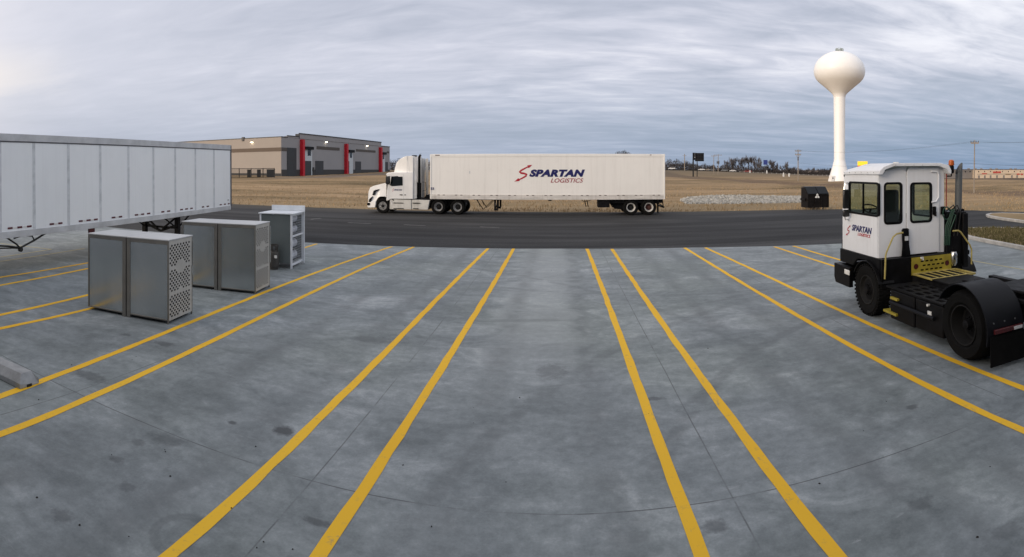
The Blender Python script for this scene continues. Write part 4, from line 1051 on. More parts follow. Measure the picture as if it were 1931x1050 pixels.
# wheel stop at the left edge
def stop():
    t = at(38, 734.5); L = 1.9
    m = MB(); h = .17
    # cross-section with sloped sides, chamfered end towards the camera's right
    sec = lambda x, k: [(x, -.0, 0), (x, .34, 0), (x, .34, .07), (x, .27 - k * .02, h), (x, .09 + k * .02, h), (x, .0, .07)]
    m.loft([sec(-L, 0), sec(-.10, 0), [(0.0, .0, 0), (0.0, .34, 0), (0.0, .34, .065), (-.09, .27, h), (-.09, .09, h), (0.0, .0, .065)]])
    o = m.build('wheel_stop', 'wheel_stop', None, 0.006, smooth=0); o.location = (t.x, t.y, 0.004); o.rotation_euler = (0, 0, R(4))
    tag(o, 'grey concrete wheel stop lying on the yellow line at the left edge', 'wheel stop')
    m = MB(); m.box(-.03, .012, .12, .2, -.001, .035); m.build('drain_notch', 'cage_inside', o)
stop()

# ------------------------------------------------------------------ yard tractor on the right
YO = Vector((5.84, 6.42)); YR = R(-3.0)
def K(px, py, axis, val):
    """local point of the yard tractor where a pixel's ray meets the plane axis = val"""
    a = (px - X0) / F; d = Vector((sin(a), cos(a))); dz = (YH - py) / F
    Q = Matrix.Rotation(-YR, 2); o = Q @ (-YO); d = Q @ d
    k = (val - (o.x if axis == 'x' else o.y)) / (d.x if axis == 'x' else d.y)
    return Vector((o.x + d.x * k, o.y + d.y * k, EYE + dz * k))
def yard_tractor():
    t = thing('yard_tractor', 'black and white yard tractor with yellow handrails parked at right', 'yard tractor', (YO.x, YO.y, 0), YR)
    xl, xr, yb, yf, zb, zt = .10, 1.74, 3.05, 4.66, 1.21, 2.95
    # chassis
    m = MB()
    for x in (.80, 1.62): m.box(x, x + .09, -1.0, 4.6, .55, .84)
    m.box(.3, 2.2, -.06, .06, .44, .60); m.box(.3, 2.2, 3.34, 3.46, .44, .58); m.box(.75, 1.75, -1.02, -.90, .5, .84); m.box(.8, 1.7, 1.6, 2.8, .80, .86); m.box(.85, 1.68, .5, 1.5, .70, .80)
    m.build('chassis', 'black_steel', t, 0.01)
    # cab shell with real window openings
    lw0, lw1 = K(1657.5, 411, 'x', xl), K(1602, 346, 'x', xl)
    hole_l = rrect(-lw1.y, -lw0.y, 2.06, 2.725, .07)
    m = MB()
    m.plate([(-yf, zb), (-yb, zb), (-yb, zt), (-yf + .12, zt), (-yf, 2.2)], [hole_l], (xl, 0, 0), (0, -1, 0), (0, 0, 1), .03)
    w1a, w1b = K(1667.5, 422, 'y', yb), K(1699.5, 345, 'y', yb)
    hole1 = rrect(w1a.x, w1b.x, w1a.z, w1b.z, .07)
    xd = K(1708, 400, 'y', yb).x; xe = K(1768, 400, 'y', yb).x
    m.plate([(xl, zb), (xd, zb), (xd, zt + .12), (xl, zt)], [hole1], (0, yb, 0), (1, 0, 0), (0, 0, 1), .03)
    m.plate([(xe, zb), (xr, zb), (xr, zt + .05), (xe, zt + .1)], [], (0, yb, 0), (1, 0, 0), (0, 0, 1), .03)
    m.plate([(-yf, zb), (-yb, zb), (-yb, zt), (-yf + .12, zt), (-yf, 2.2)], [rrect(-4.25, -3.25, 1.95, 2.72, .07)], (xr, 0, 0), (0, -1, 0), (0, 0, 1), .03)
    m.plate([(xl, zb), (xr, zb), (xr, zt), (xl, zt)], [rrect(xl + .08, xr - .08, 1.75, 2.8, .07)], (0, yf - .05, 0), (1, 0, 0), (0, 0, 1), .03)
    cab = m.build('cab', 'cab_grey', t, 0.012)
    m = MB(); m.box(xl + .02, xr - .02, yb + .02, yf - .06, zb + .0, zb + .05); m.build('cab_floor', 'cage_inside', t)
    # rear sliding door
    w2a, w2b = K(1716.5, 419, 'y', yb - .02), K(1755, 345, 'y', yb - .02)
    hole2 = rrect(w2a.x, w2b.x, w2a.z, w2b.z, .07)
    m = MB(); m.plate([(xd + .004, zb + .02), (xe + .02, zb + .02), (xe + .02, zt + .06), (xe - .02, zt + .10), (xd + .06, zt + .10), (xd + .004, zt + .0)], [hole2], (0, yb - .028, 0), (1, 0, 0), (0, 0, 1), .025)
    door = m.build('door', 'cab_grey', t, 0.008)
    m = MB(); p = [K(*q, 'y', yb - .06) for q in ((1757, 323), (1768, 324), (1770, 330), (1770, 372), (1765, 380), (1757, 381))]; m.tube(p, .02, 8); m.build('door_track', 'cab_grey', door)
    h = K(1762, 397, 'y', yb - .06); m = MB(); m.box(h.x - .04, h.x + .03, yb - .09, yb - .04, h.z - .09, h.z + .09); m.box(h.x - .01, h.x + .02, yb - .12, yb - .06, h.z - .12, h.z - .02); m.build('handle', 'black_paint', door, 0.008, each=True)
    h = K(1777, 396, 'y', yb - .03); m = MB(); m.box(h.x - .05, h.x + .06, yb - .07, yb - .02, h.z - .09, h.z + .08); m.build('junction_box', 'black_paint', t, 0.01)
    # glazing
    def glazing(a, b, c, d, o, u, w, par, g='cab_glass', mull=None):
        m = MB(); m.plate(rrect(a, b, c, d, .07), [], o, u, w, .006); gl = m.build('window', g, par, smooth=0)
        m = MB(); m.plate(rrect(a - .02, b + .02, c - .02, d + .02, .085), [rrect(a + .025, b - .025, c + .025, d - .025, .05)], o, u, w, .045)
        if mull is not None:
            U, W, O = Vector(u), Vector(w), Vector(o); m.obox(O + U * mull + W * c, O + U * mull + W * d, .035, .03)
        m.build('window_frame', 'black_paint', gl, smooth=0)
    mu = -K(1628, 380, 'x', xl).y
    glazing(-lw1.y, -lw0.y, 2.06, 2.725, (xl, 0, 0), (0, -1, 0), (0, 0, 1), t, mull=mu)
    glazing(w1a.x, w1b.x, w1a.z, w1b.z, (0, yb, 0), (1, 0, 0), (0, 0, 1), t)
    glazing(w2a.x, w2b.x, w2a.z, w2b.z, (0, yb - .028, 0), (1, 0, 0), (0, 0, 1), door)
    glazing(xl + .08, xr - .08, 1.75, 2.8, (0, yf - .05, 0), (1, 0, 0), (0, 0, 1), t, 'cab_glass')
    glazing(-4.25, -3.25, 1.95, 2.72, (xr, 0, 0), (0, -1, 0), (0, 0, 1), t)
    # inside: seat and steering wheel
    m = MB(); m.box(.22, .72, 3.22, 3.36, 1.75, 2.58); m.box(.22, .72, 3.25, 3.75, 1.62, 1.78); m.box(.3, .64, 3.3, 3.7, 1.25, 1.62); m.build('seat', 'seat_cloth', t, 0.06, segs=3)
    m = MB(); c = Vector((.52, 4.12, 2.13)); Tm = Matrix.Translation(c) @ Matrix.Rotation(R(28), 4, 'X'); m.M = Tm
    m.tube([(.19 * cos(2 * pi * k / 24), .19 * sin(2 * pi * k / 24), 0) for k in range(25)], .016, 6, False); m.obox((-.18, 0, 0), (.18, 0, 0), .03, .015); m.tube([(0, 0, 0), (0, .05, -.5)], .025, 8); m.build('steering_wheel', 'black_paint', t)
    m = MB(); m.box(.25, 1.6, 4.28, 4.55, 1.3, 1.98); m.build('dashboard', 'seat_cloth', t, 0.03)
    # roof cap with its overhanging rim
    m = MB()
    def sec(y, dz, w): return [(xl - .05 - w, y, 2.90 + dz * .2), (xl - .05 - w, y, 2.97 + dz * .4), (xl + .03, y, 3.045 + dz * .7), (xl + .26, y, 3.115 + dz), (xr - .22, y, 3.125 + dz), (xr + .02, y, 3.08 + dz * .8), (xr + .07 + w, y, 2.98 + dz * .4), (xr + .07 + w, y, 2.91 + dz * .2), (xr + .03, y, 2.91 + dz * .2), (xr - .05, y, 3.01 + dz * .5), (xr - .25, y, 3.06 + dz), (xl + .27, y, 3.05 + dz), (xl + .06, y, 2.99 + dz * .5), (xl + .005, y, 2.90 + dz * .2)]
    m.loft([sec(yb - .17, .02, .015), sec(yb - .05, .02, .0), sec(yb + .8, .02, 0), sec(yf - .55, .0, .0), sec(yf - .2, -.05, .0), sec(yf - .10, -.10, -.03)])
    roof = m.build('roof', 'cab_grey', t, 0.014, smooth=25)
    m = MB()
    for k in range(6):
        y = yb + .1 + k * .27; m.lathe([(.0, -.006), (.014, -.006), (.012, .008), (0, .01)], (xl - .058, y, 2.945), 'x', 8)
        x = xl + .3 + k * .22; m.lathe([(.0, -.01), (.012, -.008), (.014, .006), (0, .006)], (x, yb - .172, 3.10), 'y', 8)
    m.build('rivet', 'seam_grey', roof)
    m = MB(); m.box(xl - .012, xl + .03, yb + .05, yf - .05, 2.845, 2.895); m.build('rain_gutter', 'black_paint', t)
    m = MB(); m.box(.9, 1.0, 3.7, 3.8, 3.13, 3.17); m.build('roof_marker', 'lens_white', t, 0.01)
    # lettering on the left cab side
    a, b = K(1608, 440, 'x', xl), K(1645.5, 428, 'x', xl)
    lettering('SPARTAN', 1, 'logo_navy', t, frame((xl - .019, a.y, K(1626, 438, 'x', xl).z), (0, -1, 0), (0, 0, 1)), .026, .26, a.y - b.y, .135)
    a, b = K(1619, 446, 'x', xl), K(1642.5, 441, 'x', xl)
    lettering('LOGISTICS', 1, 'logo_red', t, frame((xl - .019, a.y, K(1630, 446, 'x', xl).z), (0, -1, 0), (0, 0, 1)), .0, .26, a.y - b.y, .062)
    a, b = K(1597, 443, 'x', xl), K(1605.5, 425, 'x', xl)
    s_emblem(t, frame((xl - .017, a.y, a.z), (0, -1, 0), (0, 0, 1)), a.y - b.y, b.z - a.z)
    # black skirt, fenders, bumper
    m = MB(); m.plate([(-4.74, .92), (-4.10, .92), (-3.9, 1.09), (-3.4, 1.13), (-3.0, 1.0), (-2.85, .7), (-2.85, zb), (-4.74, zb)], [], (.085, 0, 0), (0, -1, 0), (0, 0, 1), .05)
    m.box(.06, 1.98, 2.86, 2.95, .62, zb - .003); m.box(.1, 2.45, 4.66, 4.74, .9, zb + .2); m.box(.11, 2.4, 2.96, 4.66, 1.10, 1.205); m.build('skirt', 'black_paint', t, 0.01)
    def fender(name, yc, zc, rr, x0, x1, a0, a1, mt):
        n = 16; pts = [(yc + rr * cos(R(a0 + (a1 - a0) * k / n)), zc + rr * sin(R(a0 + (a1 - a0) * k / n))) for k in range(n + 1)]
        inn = [(yc + (rr - .02) * cos(R(a0 + (a1 - a0) * k / n)), zc + (rr - .02) * sin(R(a0 + (a1 - a0) * k / n))) for k in range(n + 1)][::-1]
        m = MB(); m.prism(pts + inn, x0, x1, 'yz'); return m.build(name, mt, t, 0.004)
    fender('fender', 3.4, .52, .60, -.01, .36, 28, 160, 'black_paint'); fender('fender', 3.4, .52, .60, 2.14, 2.50, 28, 160, 'black_paint')
    m = MB(); m.prism([(4.15, .42), (4.86, .42), (4.92, .52), (4.92, .86), (4.15, .86)], .0, .10, 'yz'); m.box(.10, 2.4, 4.74, 4.92, .42, .86); m.prism([(4.15, .42), (4.86, .42), (4.92, .52), (4.92, .86), (4.15, .86)], 2.4, 2.5, 'yz'); m.build('bumper', 'black_paint', t, 0.015)
    q = K(1597.5, 513, 'x', -.005); m = MB(); m.box(-.02, .005, q.y - .12, q.y + .12, q.z - .055, q.z + .055); m.build('side_lamp', 'lens_white', t, 0.02)
    # wheels
    for x, o in ((.16, -1), (2.34, 1)): wheel(t, (x, 3.4, .52), .52, .31, 'x', o, 'dark_rim', 'black_steel', .45, lugs=True, cap=True)
    for x, o in ((.24, -1), (2.26, 1)): wheel(t, (x, .15, .55), .55, .60, 'x', o, 'dark_rim', 'black_steel', .2, lugs=False, cap=True)
    fender('fender', 0, .54, .66, -.03, .70, 8, 150, 'fender_black') if False else None
    for x0, x1 in ((-.09, .66), (1.84, 2.59)):
        n = 18; m = MB(); rr = .665
        A = [R(30 + 165 * k / n) for k in range(n + 1)]
        m.prism([(.15 + rr * cos(a), .54 + rr * sin(a)) for a in A] + [(.15 + (rr - .018) * cos(a), .54 + (rr - .018) * sin(a)) for a in A[::-1]], x0, x1, 'yz')
        m.build('fender', 'fender_black', t, 0.004)
        m = MB(); m.box(x0 + .03, x1 - .02, -.55, -.535, .07, .52); m.build('mud_flap', 'rubber', t, each=True)
    m = MB(); m.box(.0, .57, -.585, -.54, .555, .62); m.box(1.93, 2.5, -.585, -.54, .555, .62); m.build('tail_lamp_bar', 'red_lens', t, 0.006, each=True)
    m = MB(); m.box(.38, .55, -.595, -.585, .565, .61); m.build('reverse_lamp', 'trailer_rail', t)
    m = MB()
    for k in range(3): m.lathe([(0, -.008), (.014, -.008), (.012, .008), (0, .008)], (.04 + k * .22, -.50, .70), 'y', 8)
    m.build('bolt', 'stack_steel', t, each=True)
    # rear deck and fifth wheel
    m = MB(); m.box(.72, 1.78, -.55, .9, .86, .93)
    for x in (.86, 1.50): m.box(x, x + .14, -.9, 1.3, .90, .985)
    m.build('lift_boom', 'black_steel', t, 0.012)
    m = MB()
    m.prism([(.72, .40), (1.78, .40), (1.80, .15), (1.72, -.42), (1.52, -.62), (1.36, -.30), (1.32, -.12), (1.18, -.12), (1.14, -.30), (.98, -.62), (.78, -.42), (.70, .15)], .99, 1.05, 'xy')
    fw = m.build('fifth_wheel', 'black_steel', t, 0.02)
    m = MB(); m.box(.74, .86, -.25, .25, .9, 1.0); m.box(1.64, 1.76, -.25, .25, .9, 1.0); m.tube([(.7, 0, .94), (1.8, 0, .94)], .045, 12); m.build('pivot', 'black_steel', fw)
    m = MB(); m.prism([(.74, -.55), (1.02, -.62), (1.0, -.98), (.78, -.98)], .84, .87, 'xy'); m.prism([(1.5, -.62), (1.78, -.55), (1.74, -.98), (1.52, -.98)], .84, .87, 'xy'); m.build('ramp', 'fender_black', t, 0.01, each=True)
    # battery and tank boxes down the left side
    m = MB(); m.box(.05, .66, .78, 1.62, .16, .70); m.box(.05, .66, 1.66, 2.50, .14, .70); m.build('tank_box', 'black_paint', t, 0.025, each=True)
    m = MB()
    m.plate([(.03, .76), (.76, .76), (.76, 2.62), (.03, 2.62)], [rrect(.10 + .17 * i, .21 + .17 * i, .9 + .32 * j, 1.1 + .32 * j, .03, 2) for i in range(4) for j in range(5)], (0, 0, .735), (1, 0, 0), (0, 1, 0), .03); m.build('deck_plate', 'black_steel', t, smooth=0)
    m = MB(); m.tube([(.02, 2.45, .46), (.02, 1.0, .46)], .035, 10); m.build('tank_strap', 'fender_black', t)
    m = MB(); q = K(1752, 592, 'x', .035); q2 = K(1751, 575, 'x', .03)
    m.box(.036, .048, q.y - .06, q.y + .05, q.z - .05, q.z + .05); m.lathe([(0, -.03), (.025, -.03), (.02, .02), (0, .02)], (.03, q2.y, q2.z), 'x', 10); m.build('data_plate', 'lens_white', t)
    # steps
    m = MB()
    for p, q in (((1667, 584), (1691, 594)), ((1680, 560), (1693, 566))):
        a, b = K(*p, 'x', .02), K(*q, 'x', .02); m.box(-.0, .16, b.y, a.y, (a.z + b.z) / 2 - .025, (a.z + b.z) / 2 + .02)
    a = K(1820, 522, 'y', 1.25); m.box(a.x - .12, a.x + .28, 1.05, 1.30, .84, .875)
    m.build('step', 'yellow_step', t, 0.005, each=True)
    # perforated yellow panel and grating behind the door
    pa, pb = K(1718.5, 513, 'y', 2.86), K(1793, 482, 'y', 2.86)
    z0, z1 = .83, 1.19
    W = pb.x - pa.x; hs = []
    for j in range(3):
        for i in range(5): hs.append(rrect(pa.x + .22 + i * (W - .42) / 5 + (.05 if j == 1 else 0), pa.x + .22 + i * (W - .42) / 5 + .085 + (.05 if j == 1 else 0), z0 + .07 + j * .09, z0 + .105 + j * .09, .012, 2))
    for x in (pa.x + .11, pb.x - .11): hs.append([(x + .06 * cos(2 * pi * k / 14), z0 + .17 + .06 * sin(2 * pi * k / 14)) for k in range(14)])
    m = MB(); m.plate([(pa.x, z0), (pb.x, z0), (pb.x, z1), (pa.x, z1)], hs, (0, 2.85, 0), (1, 0, 0), (0, 0, 1), .012); pn = m.build('step_panel', 'yellow_step', t, smooth=0)
    m = MB()
    for x in (pa.x + .11, pb.x - .11): m.lathe([(0, -.01), (.056, -.01), (.05, .012), (0, .015)], (x, 2.86, z0 + .17), 'y', 16)
    m.build('tail_lamp', 'red_lens', pn, each=True)
    m = MB(); gx0, gx1, gy0, gy1 = pa.x + .02, pb.x + .12, 2.18, 2.83
    for y in (gy0, gy1): m.obox((gx0, y, .85), (gx1, y, .85), .045, .04)
    for k in range(7): x = gx0 + .02 + (gx1 - gx0 - .04) * k / 6; m.obox((x, gy0, .852), (x, gy1, .852), .04, .036)
    m.build('grating', 'rail_yellow', t, 0.004)
    # hand rails
    m = MB(); m.tube([K(*q, 'y', 2.80) for q in ((1703, 438.5), (1691, 441), (1684, 447), (1671.5, 476), (1670, 484), (1668.5, 526))], .018, 8); m.build('handrail', 'rail_yellow', t)
    m = MB(); m.tube([K(*q, 'y', 2.75) for q in ((1797, 435.5), (1807, 434.5), (1812, 438), (1829, 462), (1832, 470), (1832, 498))], .018, 8); m.build('handrail', 'rail_yellow', t)
    a, b = K(1702, 431, 'y', 2.93), K(1717, 490, 'y', 2.93)
    m = MB(); m.plate([(a.x - .01, b.z), (b.x + .03, b.z), (b.x - .02, a.z - .35), (b.x - .03, a.z - .02), (b.x - .06, a.z), (a.x + .03, a.z), (a.x, a.z - .03), (a.x + .02, a.z - .35)], [], (0, 2.96, 0), (1, 0, 0), (0, 0, 1), .04); br = m.build('rail_bracket', 'black_paint', t, 0.008)
    m = MB(); q = K(1710, 449, 'y', 2.93); m.box(q.x - .045, q.x + .04, 2.925, 2.938, q.z - .05, q.z + .04); m.build('sticker', 'trailer_rail', br)
    m = MB(); q = K(1739, 485, 'y', 2.83); m.box(q.x - .04, q.x + .02, 2.80, 2.84, q.z - .03, q.z + .01); m.box(q.x - .0, q.x + .025, 2.80, 2.84, q.z - .06, q.z - .03); m.build('tag_plate', 'lens_white', t)
    # engine side: filter housing, stack, hoses, mirrors, beacon
    a, b = K(1796, 400, 'y', 2.95), K(1823, 492, 'y', 2.95)
    m = MB(); m.box(a.x + .0, b.x, 2.95, 3.75, .66, a.z); m.box(a.x + .26, b.x + .01, 2.90, 2.95, .8, a.z - .03); m.box(2.0, 2.45, 3.76, 4.6, .9, 1.75); m.box(1.76, 2.0, 2.96, 3.5, .66, 1.55); m.build('engine_housing', 'black_paint', t, 0.02)
    m = MB(); p = K(1806.5, 402, 'y', 3.15); q = K(1806.5, 330, 'y', 3.15); m.tube([(p.x, 3.15, p.z - .06), (p.x, 3.15, q.z + .02)], .082, 18, False)
    for v in m.b.verts:
        if v.co.z > q.z: v.co.z += .13 + (v.co.x - p.x) * 1.6; v.co.x += .03
    m.build('exhaust_stack', 'stack_steel', t)
    m = MB(); m.lathe([(.10, 0), (.15, 0), (.15, .05), (.10, .05)], (p.x, 3.15, p.z - .02), 'z', 20, True)
    for k in range(8): m.tube([(p.x + .13 * cos(k * .785), 3.15 + .13 * sin(k * .785), p.z + .02), (p.x + .13 * cos(k * .785), 3.15 + .13 * sin(k * .785), p.z + .10)], .015, 6)
    m.build('stack_collar', 'black_steel', t)
    m = MB(); q = K(1801, 487, 'y', 2.8); m.lathe([(0, -.16), (.05, -.16), (.08, -.10), (.085, .08), (.06, .14), (0, .15)], (q.x, 2.85, q.z), 'z', 18); m.build('filter_bowl', 'chrome', t)
    m = MB(); random.seed(3)
    for k in range(4):
        p0 = K(1787 + k * 2.2, 392 + k * 3, 'y', 2.98); p1 = K(1784 + k * 2.6, 425 + 3 * k, 'y', 2.86); p2 = K(1781 + k * 3, 462, 'y', 2.9)
        m.tube([tuple(p0), ((p0.x + p1.x) / 2 + .08, 2.84, p0.z - .05 + .05 * (k % 3)), tuple(p1), tuple(p2)], .014, 6)
    m.tube([tuple(K(1785 + 7 * cos(s * .55), 402 + 12 * sin(s * .55), 'y', 2.9)) for s in range(12)], .013, 6); m.build('air_hose', 'hose_green', t)
    m = MB()
    for k in range(2): p0 = K(1784 + k * 7, 398, 'y', 2.96); m.tube([tuple(p0), (p0.x + .12, 2.85, p0.z + .13), (p0.x + .25, 2.9, p0.z - .05), (p0.x + .2, 2.95, p0.z - .55)], .016, 6)
    m.build('hose_loop', 'hose_black', t)
    m = MB(); p, q = K(1784.5, 392, 'y', 3.0), K(1785, 322, 'y', 3.0); m.tube([tuple(p), (p.x, 3.0, (p.z + q.z) / 2), tuple(q)], .012, 6); m.build('cable', 'hose_red', t)
    p, q = K(1794, 332, 'y', 3.1), K(1794, 302, 'y', 3.1)
    m = MB(); m.tube([(p.x - .12, 3.1, p.z), (p.x, 3.1, p.z), (p.x, 3.1, p.z + .1)], .016, 8); m.lathe([(.05, .06), (.06, .08), (.06, .22), (.045, .24)], (p.x, 3.1, p.z), 'z', 18); m.build('beacon_mount', 'black_steel', t)
    m = MB(); m.lathe([(.062, .24), (.066, .26), (.06, .34), (.04, .36), (0, .365)], (p.x, 3.1, p.z), 'z', 20); m.build('beacon', 'orange_lens', t)
    a, b = K(1589.5, 404, 'y', 4.22), K(1602, 357, 'y', 4.22)
    m = MB(); m.box(a.x, b.x, 4.19, 4.26, a.z + .12, b.z); m.box(a.x, b.x, 4.19, 4.26, a.z - .06, a.z + .10); mi = m.build('mirror', 'mirror_back', t, 0.03)
    m = MB(); m.tube([(xl + .02, 4.45, b.z + .07), (xl - .05, 4.35, b.z + .15), (a.x + .05, 4.22, b.z + .12), (a.x + .03, 4.22, b.z)], .012, 6); m.tube([(a.x + .05, 4.22, a.z - .05), (a.x + .08, 4.25, a.z - .12), (xl + .02, 4.40, a.z - .14)], .016, 6); m.build('mirror_arm', 'chrome', mi, each=True)
yard_tractor()

# ------------------------------------------------------------------ dumpster
def dumpster():
    A, B = at(1523, 394), at(1560, 394); d = (B - A).normalized(); Wd = 1.78
    t = thing('dumpster', 'black steel dumpster with sloping lids standing at the road edge right of the pale rocks', 'dumpster', (A.x, A.y, ROADZ), R(-3))
    D = 1.35
    m = MB(); m.prism([(0, .08), (D, .08), (D, 1.62), (.62, 1.62), (.0, 1.12)], 0, Wd, 'yz'); body = m.build('body', 'dumpster', t, 0.02)
    m = MB()
    for x0, x1 in ((.02, Wd / 2 - .02), (Wd / 2 + .02, Wd - .02)):
        m.prism([(-.03, 1.13), (.60, 1.635), (D, 1.66), (D, 1.70), (.59, 1.68), (-.05, 1.17)], x0, x1, 'yz')
    m.build('lid', 'dumpster_lid', t, 0.012, each=True)
    m = MB()
    for x in (.0, Wd * .33, Wd * .62, Wd - .07): m.box(x, x + .07, -.045, 0, .1, 1.08)
    m.box(-.0, Wd, -.05, 0, 1.02, 1.10); m.box(0, Wd, -.03, 0, .08, .18); m.build('rib', 'dumpster', t, 0.008, each=True)
    m = MB(); m.box(-.13, 0, .3, 1.2, .62, .80); m.box(Wd, Wd + .13, .3, 1.2, .62, .80); m.build('fork_pocket', 'dumpster', t, 0.01, each=True)
    m = MB(); cx, cz = .78, 1.0                       # the three white shapes of the emblem
    for pts in ([(-.10, .02), (.10, .02), (.06, .15), (.0, .17), (-.06, .13)], [(-.19, -.15), (-.01, -.15), (-.01, -.02), (-.06, .005), (-.14, -.03)], [(.02, -.15), (.19, -.15), (.14, -.03), (.07, .005), (.02, -.02)]):
        m.prism([(cx + a, cz + b) for a, b in pts], -.058, -.05)
    m.build('emblem', 'lens_white', t)
dumpster()

# ------------------------------------------------------------------ water tower
def water_tower():
    r = 150; c = far(1583, r); z0 = gz(c.x, c.y)
    t = thing('water_tower', 'tall white water tower with bulbous tank and flared base behind the yard tractor', 'water tower', (c.x, c.y, z0))
    k = r / F
    def zz(py): return (341.5 - py) * k
    m = MB()
    tank = [(0, zz(97.5))]
    for i in range(1, 13):                             # flattened dome, widest at py 135
        a = R(90 - 90 * i / 12); tank.append((48.8 * k * cos(a) ** 1.0, zz(135) + (135 - 97.5) * k * sin(a)))
    tank += [(48.6 * k, zz(138)), (47.5 * k, zz(143)), (44.8 * k, zz(149)), (40.0 * k, zz(154.5)), (33.5 * k, zz(160)), (24 * k, zz(168)), (15.5 * k, zz(175.5)), (12.2 * k, zz(179.5)), (11.3 * k, zz(184))]
    m.lathe(tank, (0, 0, 0), 'z', 72); m.build('tank', 'tower_white', t, smooth=50)
    m = MB(); m.lathe([(11.3 * k, zz(184)), (10.8 * k, zz(220)), (10.4 * k, zz(300)), (11.0 * k, zz(304))], (0, 0, 0), 'z', 48); m.build('stem', 'tower_white', t)
    m = MB(); m.lathe([(11.0 * k, zz(304)), (13.0 * k, zz(313)), (21.3 * k, zz(340)), (21.5 * k, zz(343))], (0, 0, 0), 'z', 48); m.build('base', 'tower_white', t)
    m = MB(); m.box(-24.5 * k, -18 * k, -2.0, -.6, zz(343), zz(331)); m.build('entrance_box', 'tower_white', t, 0.03)
    m = MB(); m.box(-22.5 * k, -20.5 * k, -2.03, -2.0, zz(337), zz(334.5)); m.build('hatch', 'black_paint', t)
    m = MB(); zt = zz(97.6) - .05
    for a in range(10): m.tube([(1.1 * cos(a * .628), 1.1 * sin(a * .628), zt - .1), (1.1 * cos(a * .628), 1.1 * sin(a * .628), zt + .75)], .04, 5)
    m.lathe([(1.07, zt + .7), (1.13, zt + .7), (1.13, zt + .76), (1.07, zt + .76)], (0, 0, 0), 'z', 24, True); m.lathe([(1.07, zt + .35), (1.13, zt + .35), (1.13, zt + .40), (1.07, zt + .40)], (0, 0, 0), 'z', 24, True)
    m.build('railing', 'antenna_grey', t)
    m = MB(); m.lathe([(.5, zt - .1), (.5, zt + .5), (.35, zt + .65), (0, zt + .7)], (0, 0, 0), 'z', 16); m.box(-.9, -.6, -.2, .2, zt, zt + .9); m.box(.5, .8, -.2, .2, zt, zt + 1.0); m.tube([(-.2, 0, zt), (-.2, 0, zt + 1.2)], .05, 5); m.tube([(.3, 0, zt), (.3, 0, zt + 1.15)], .05, 5); m.build('antenna', 'antenna_grey', t)
water_tower()

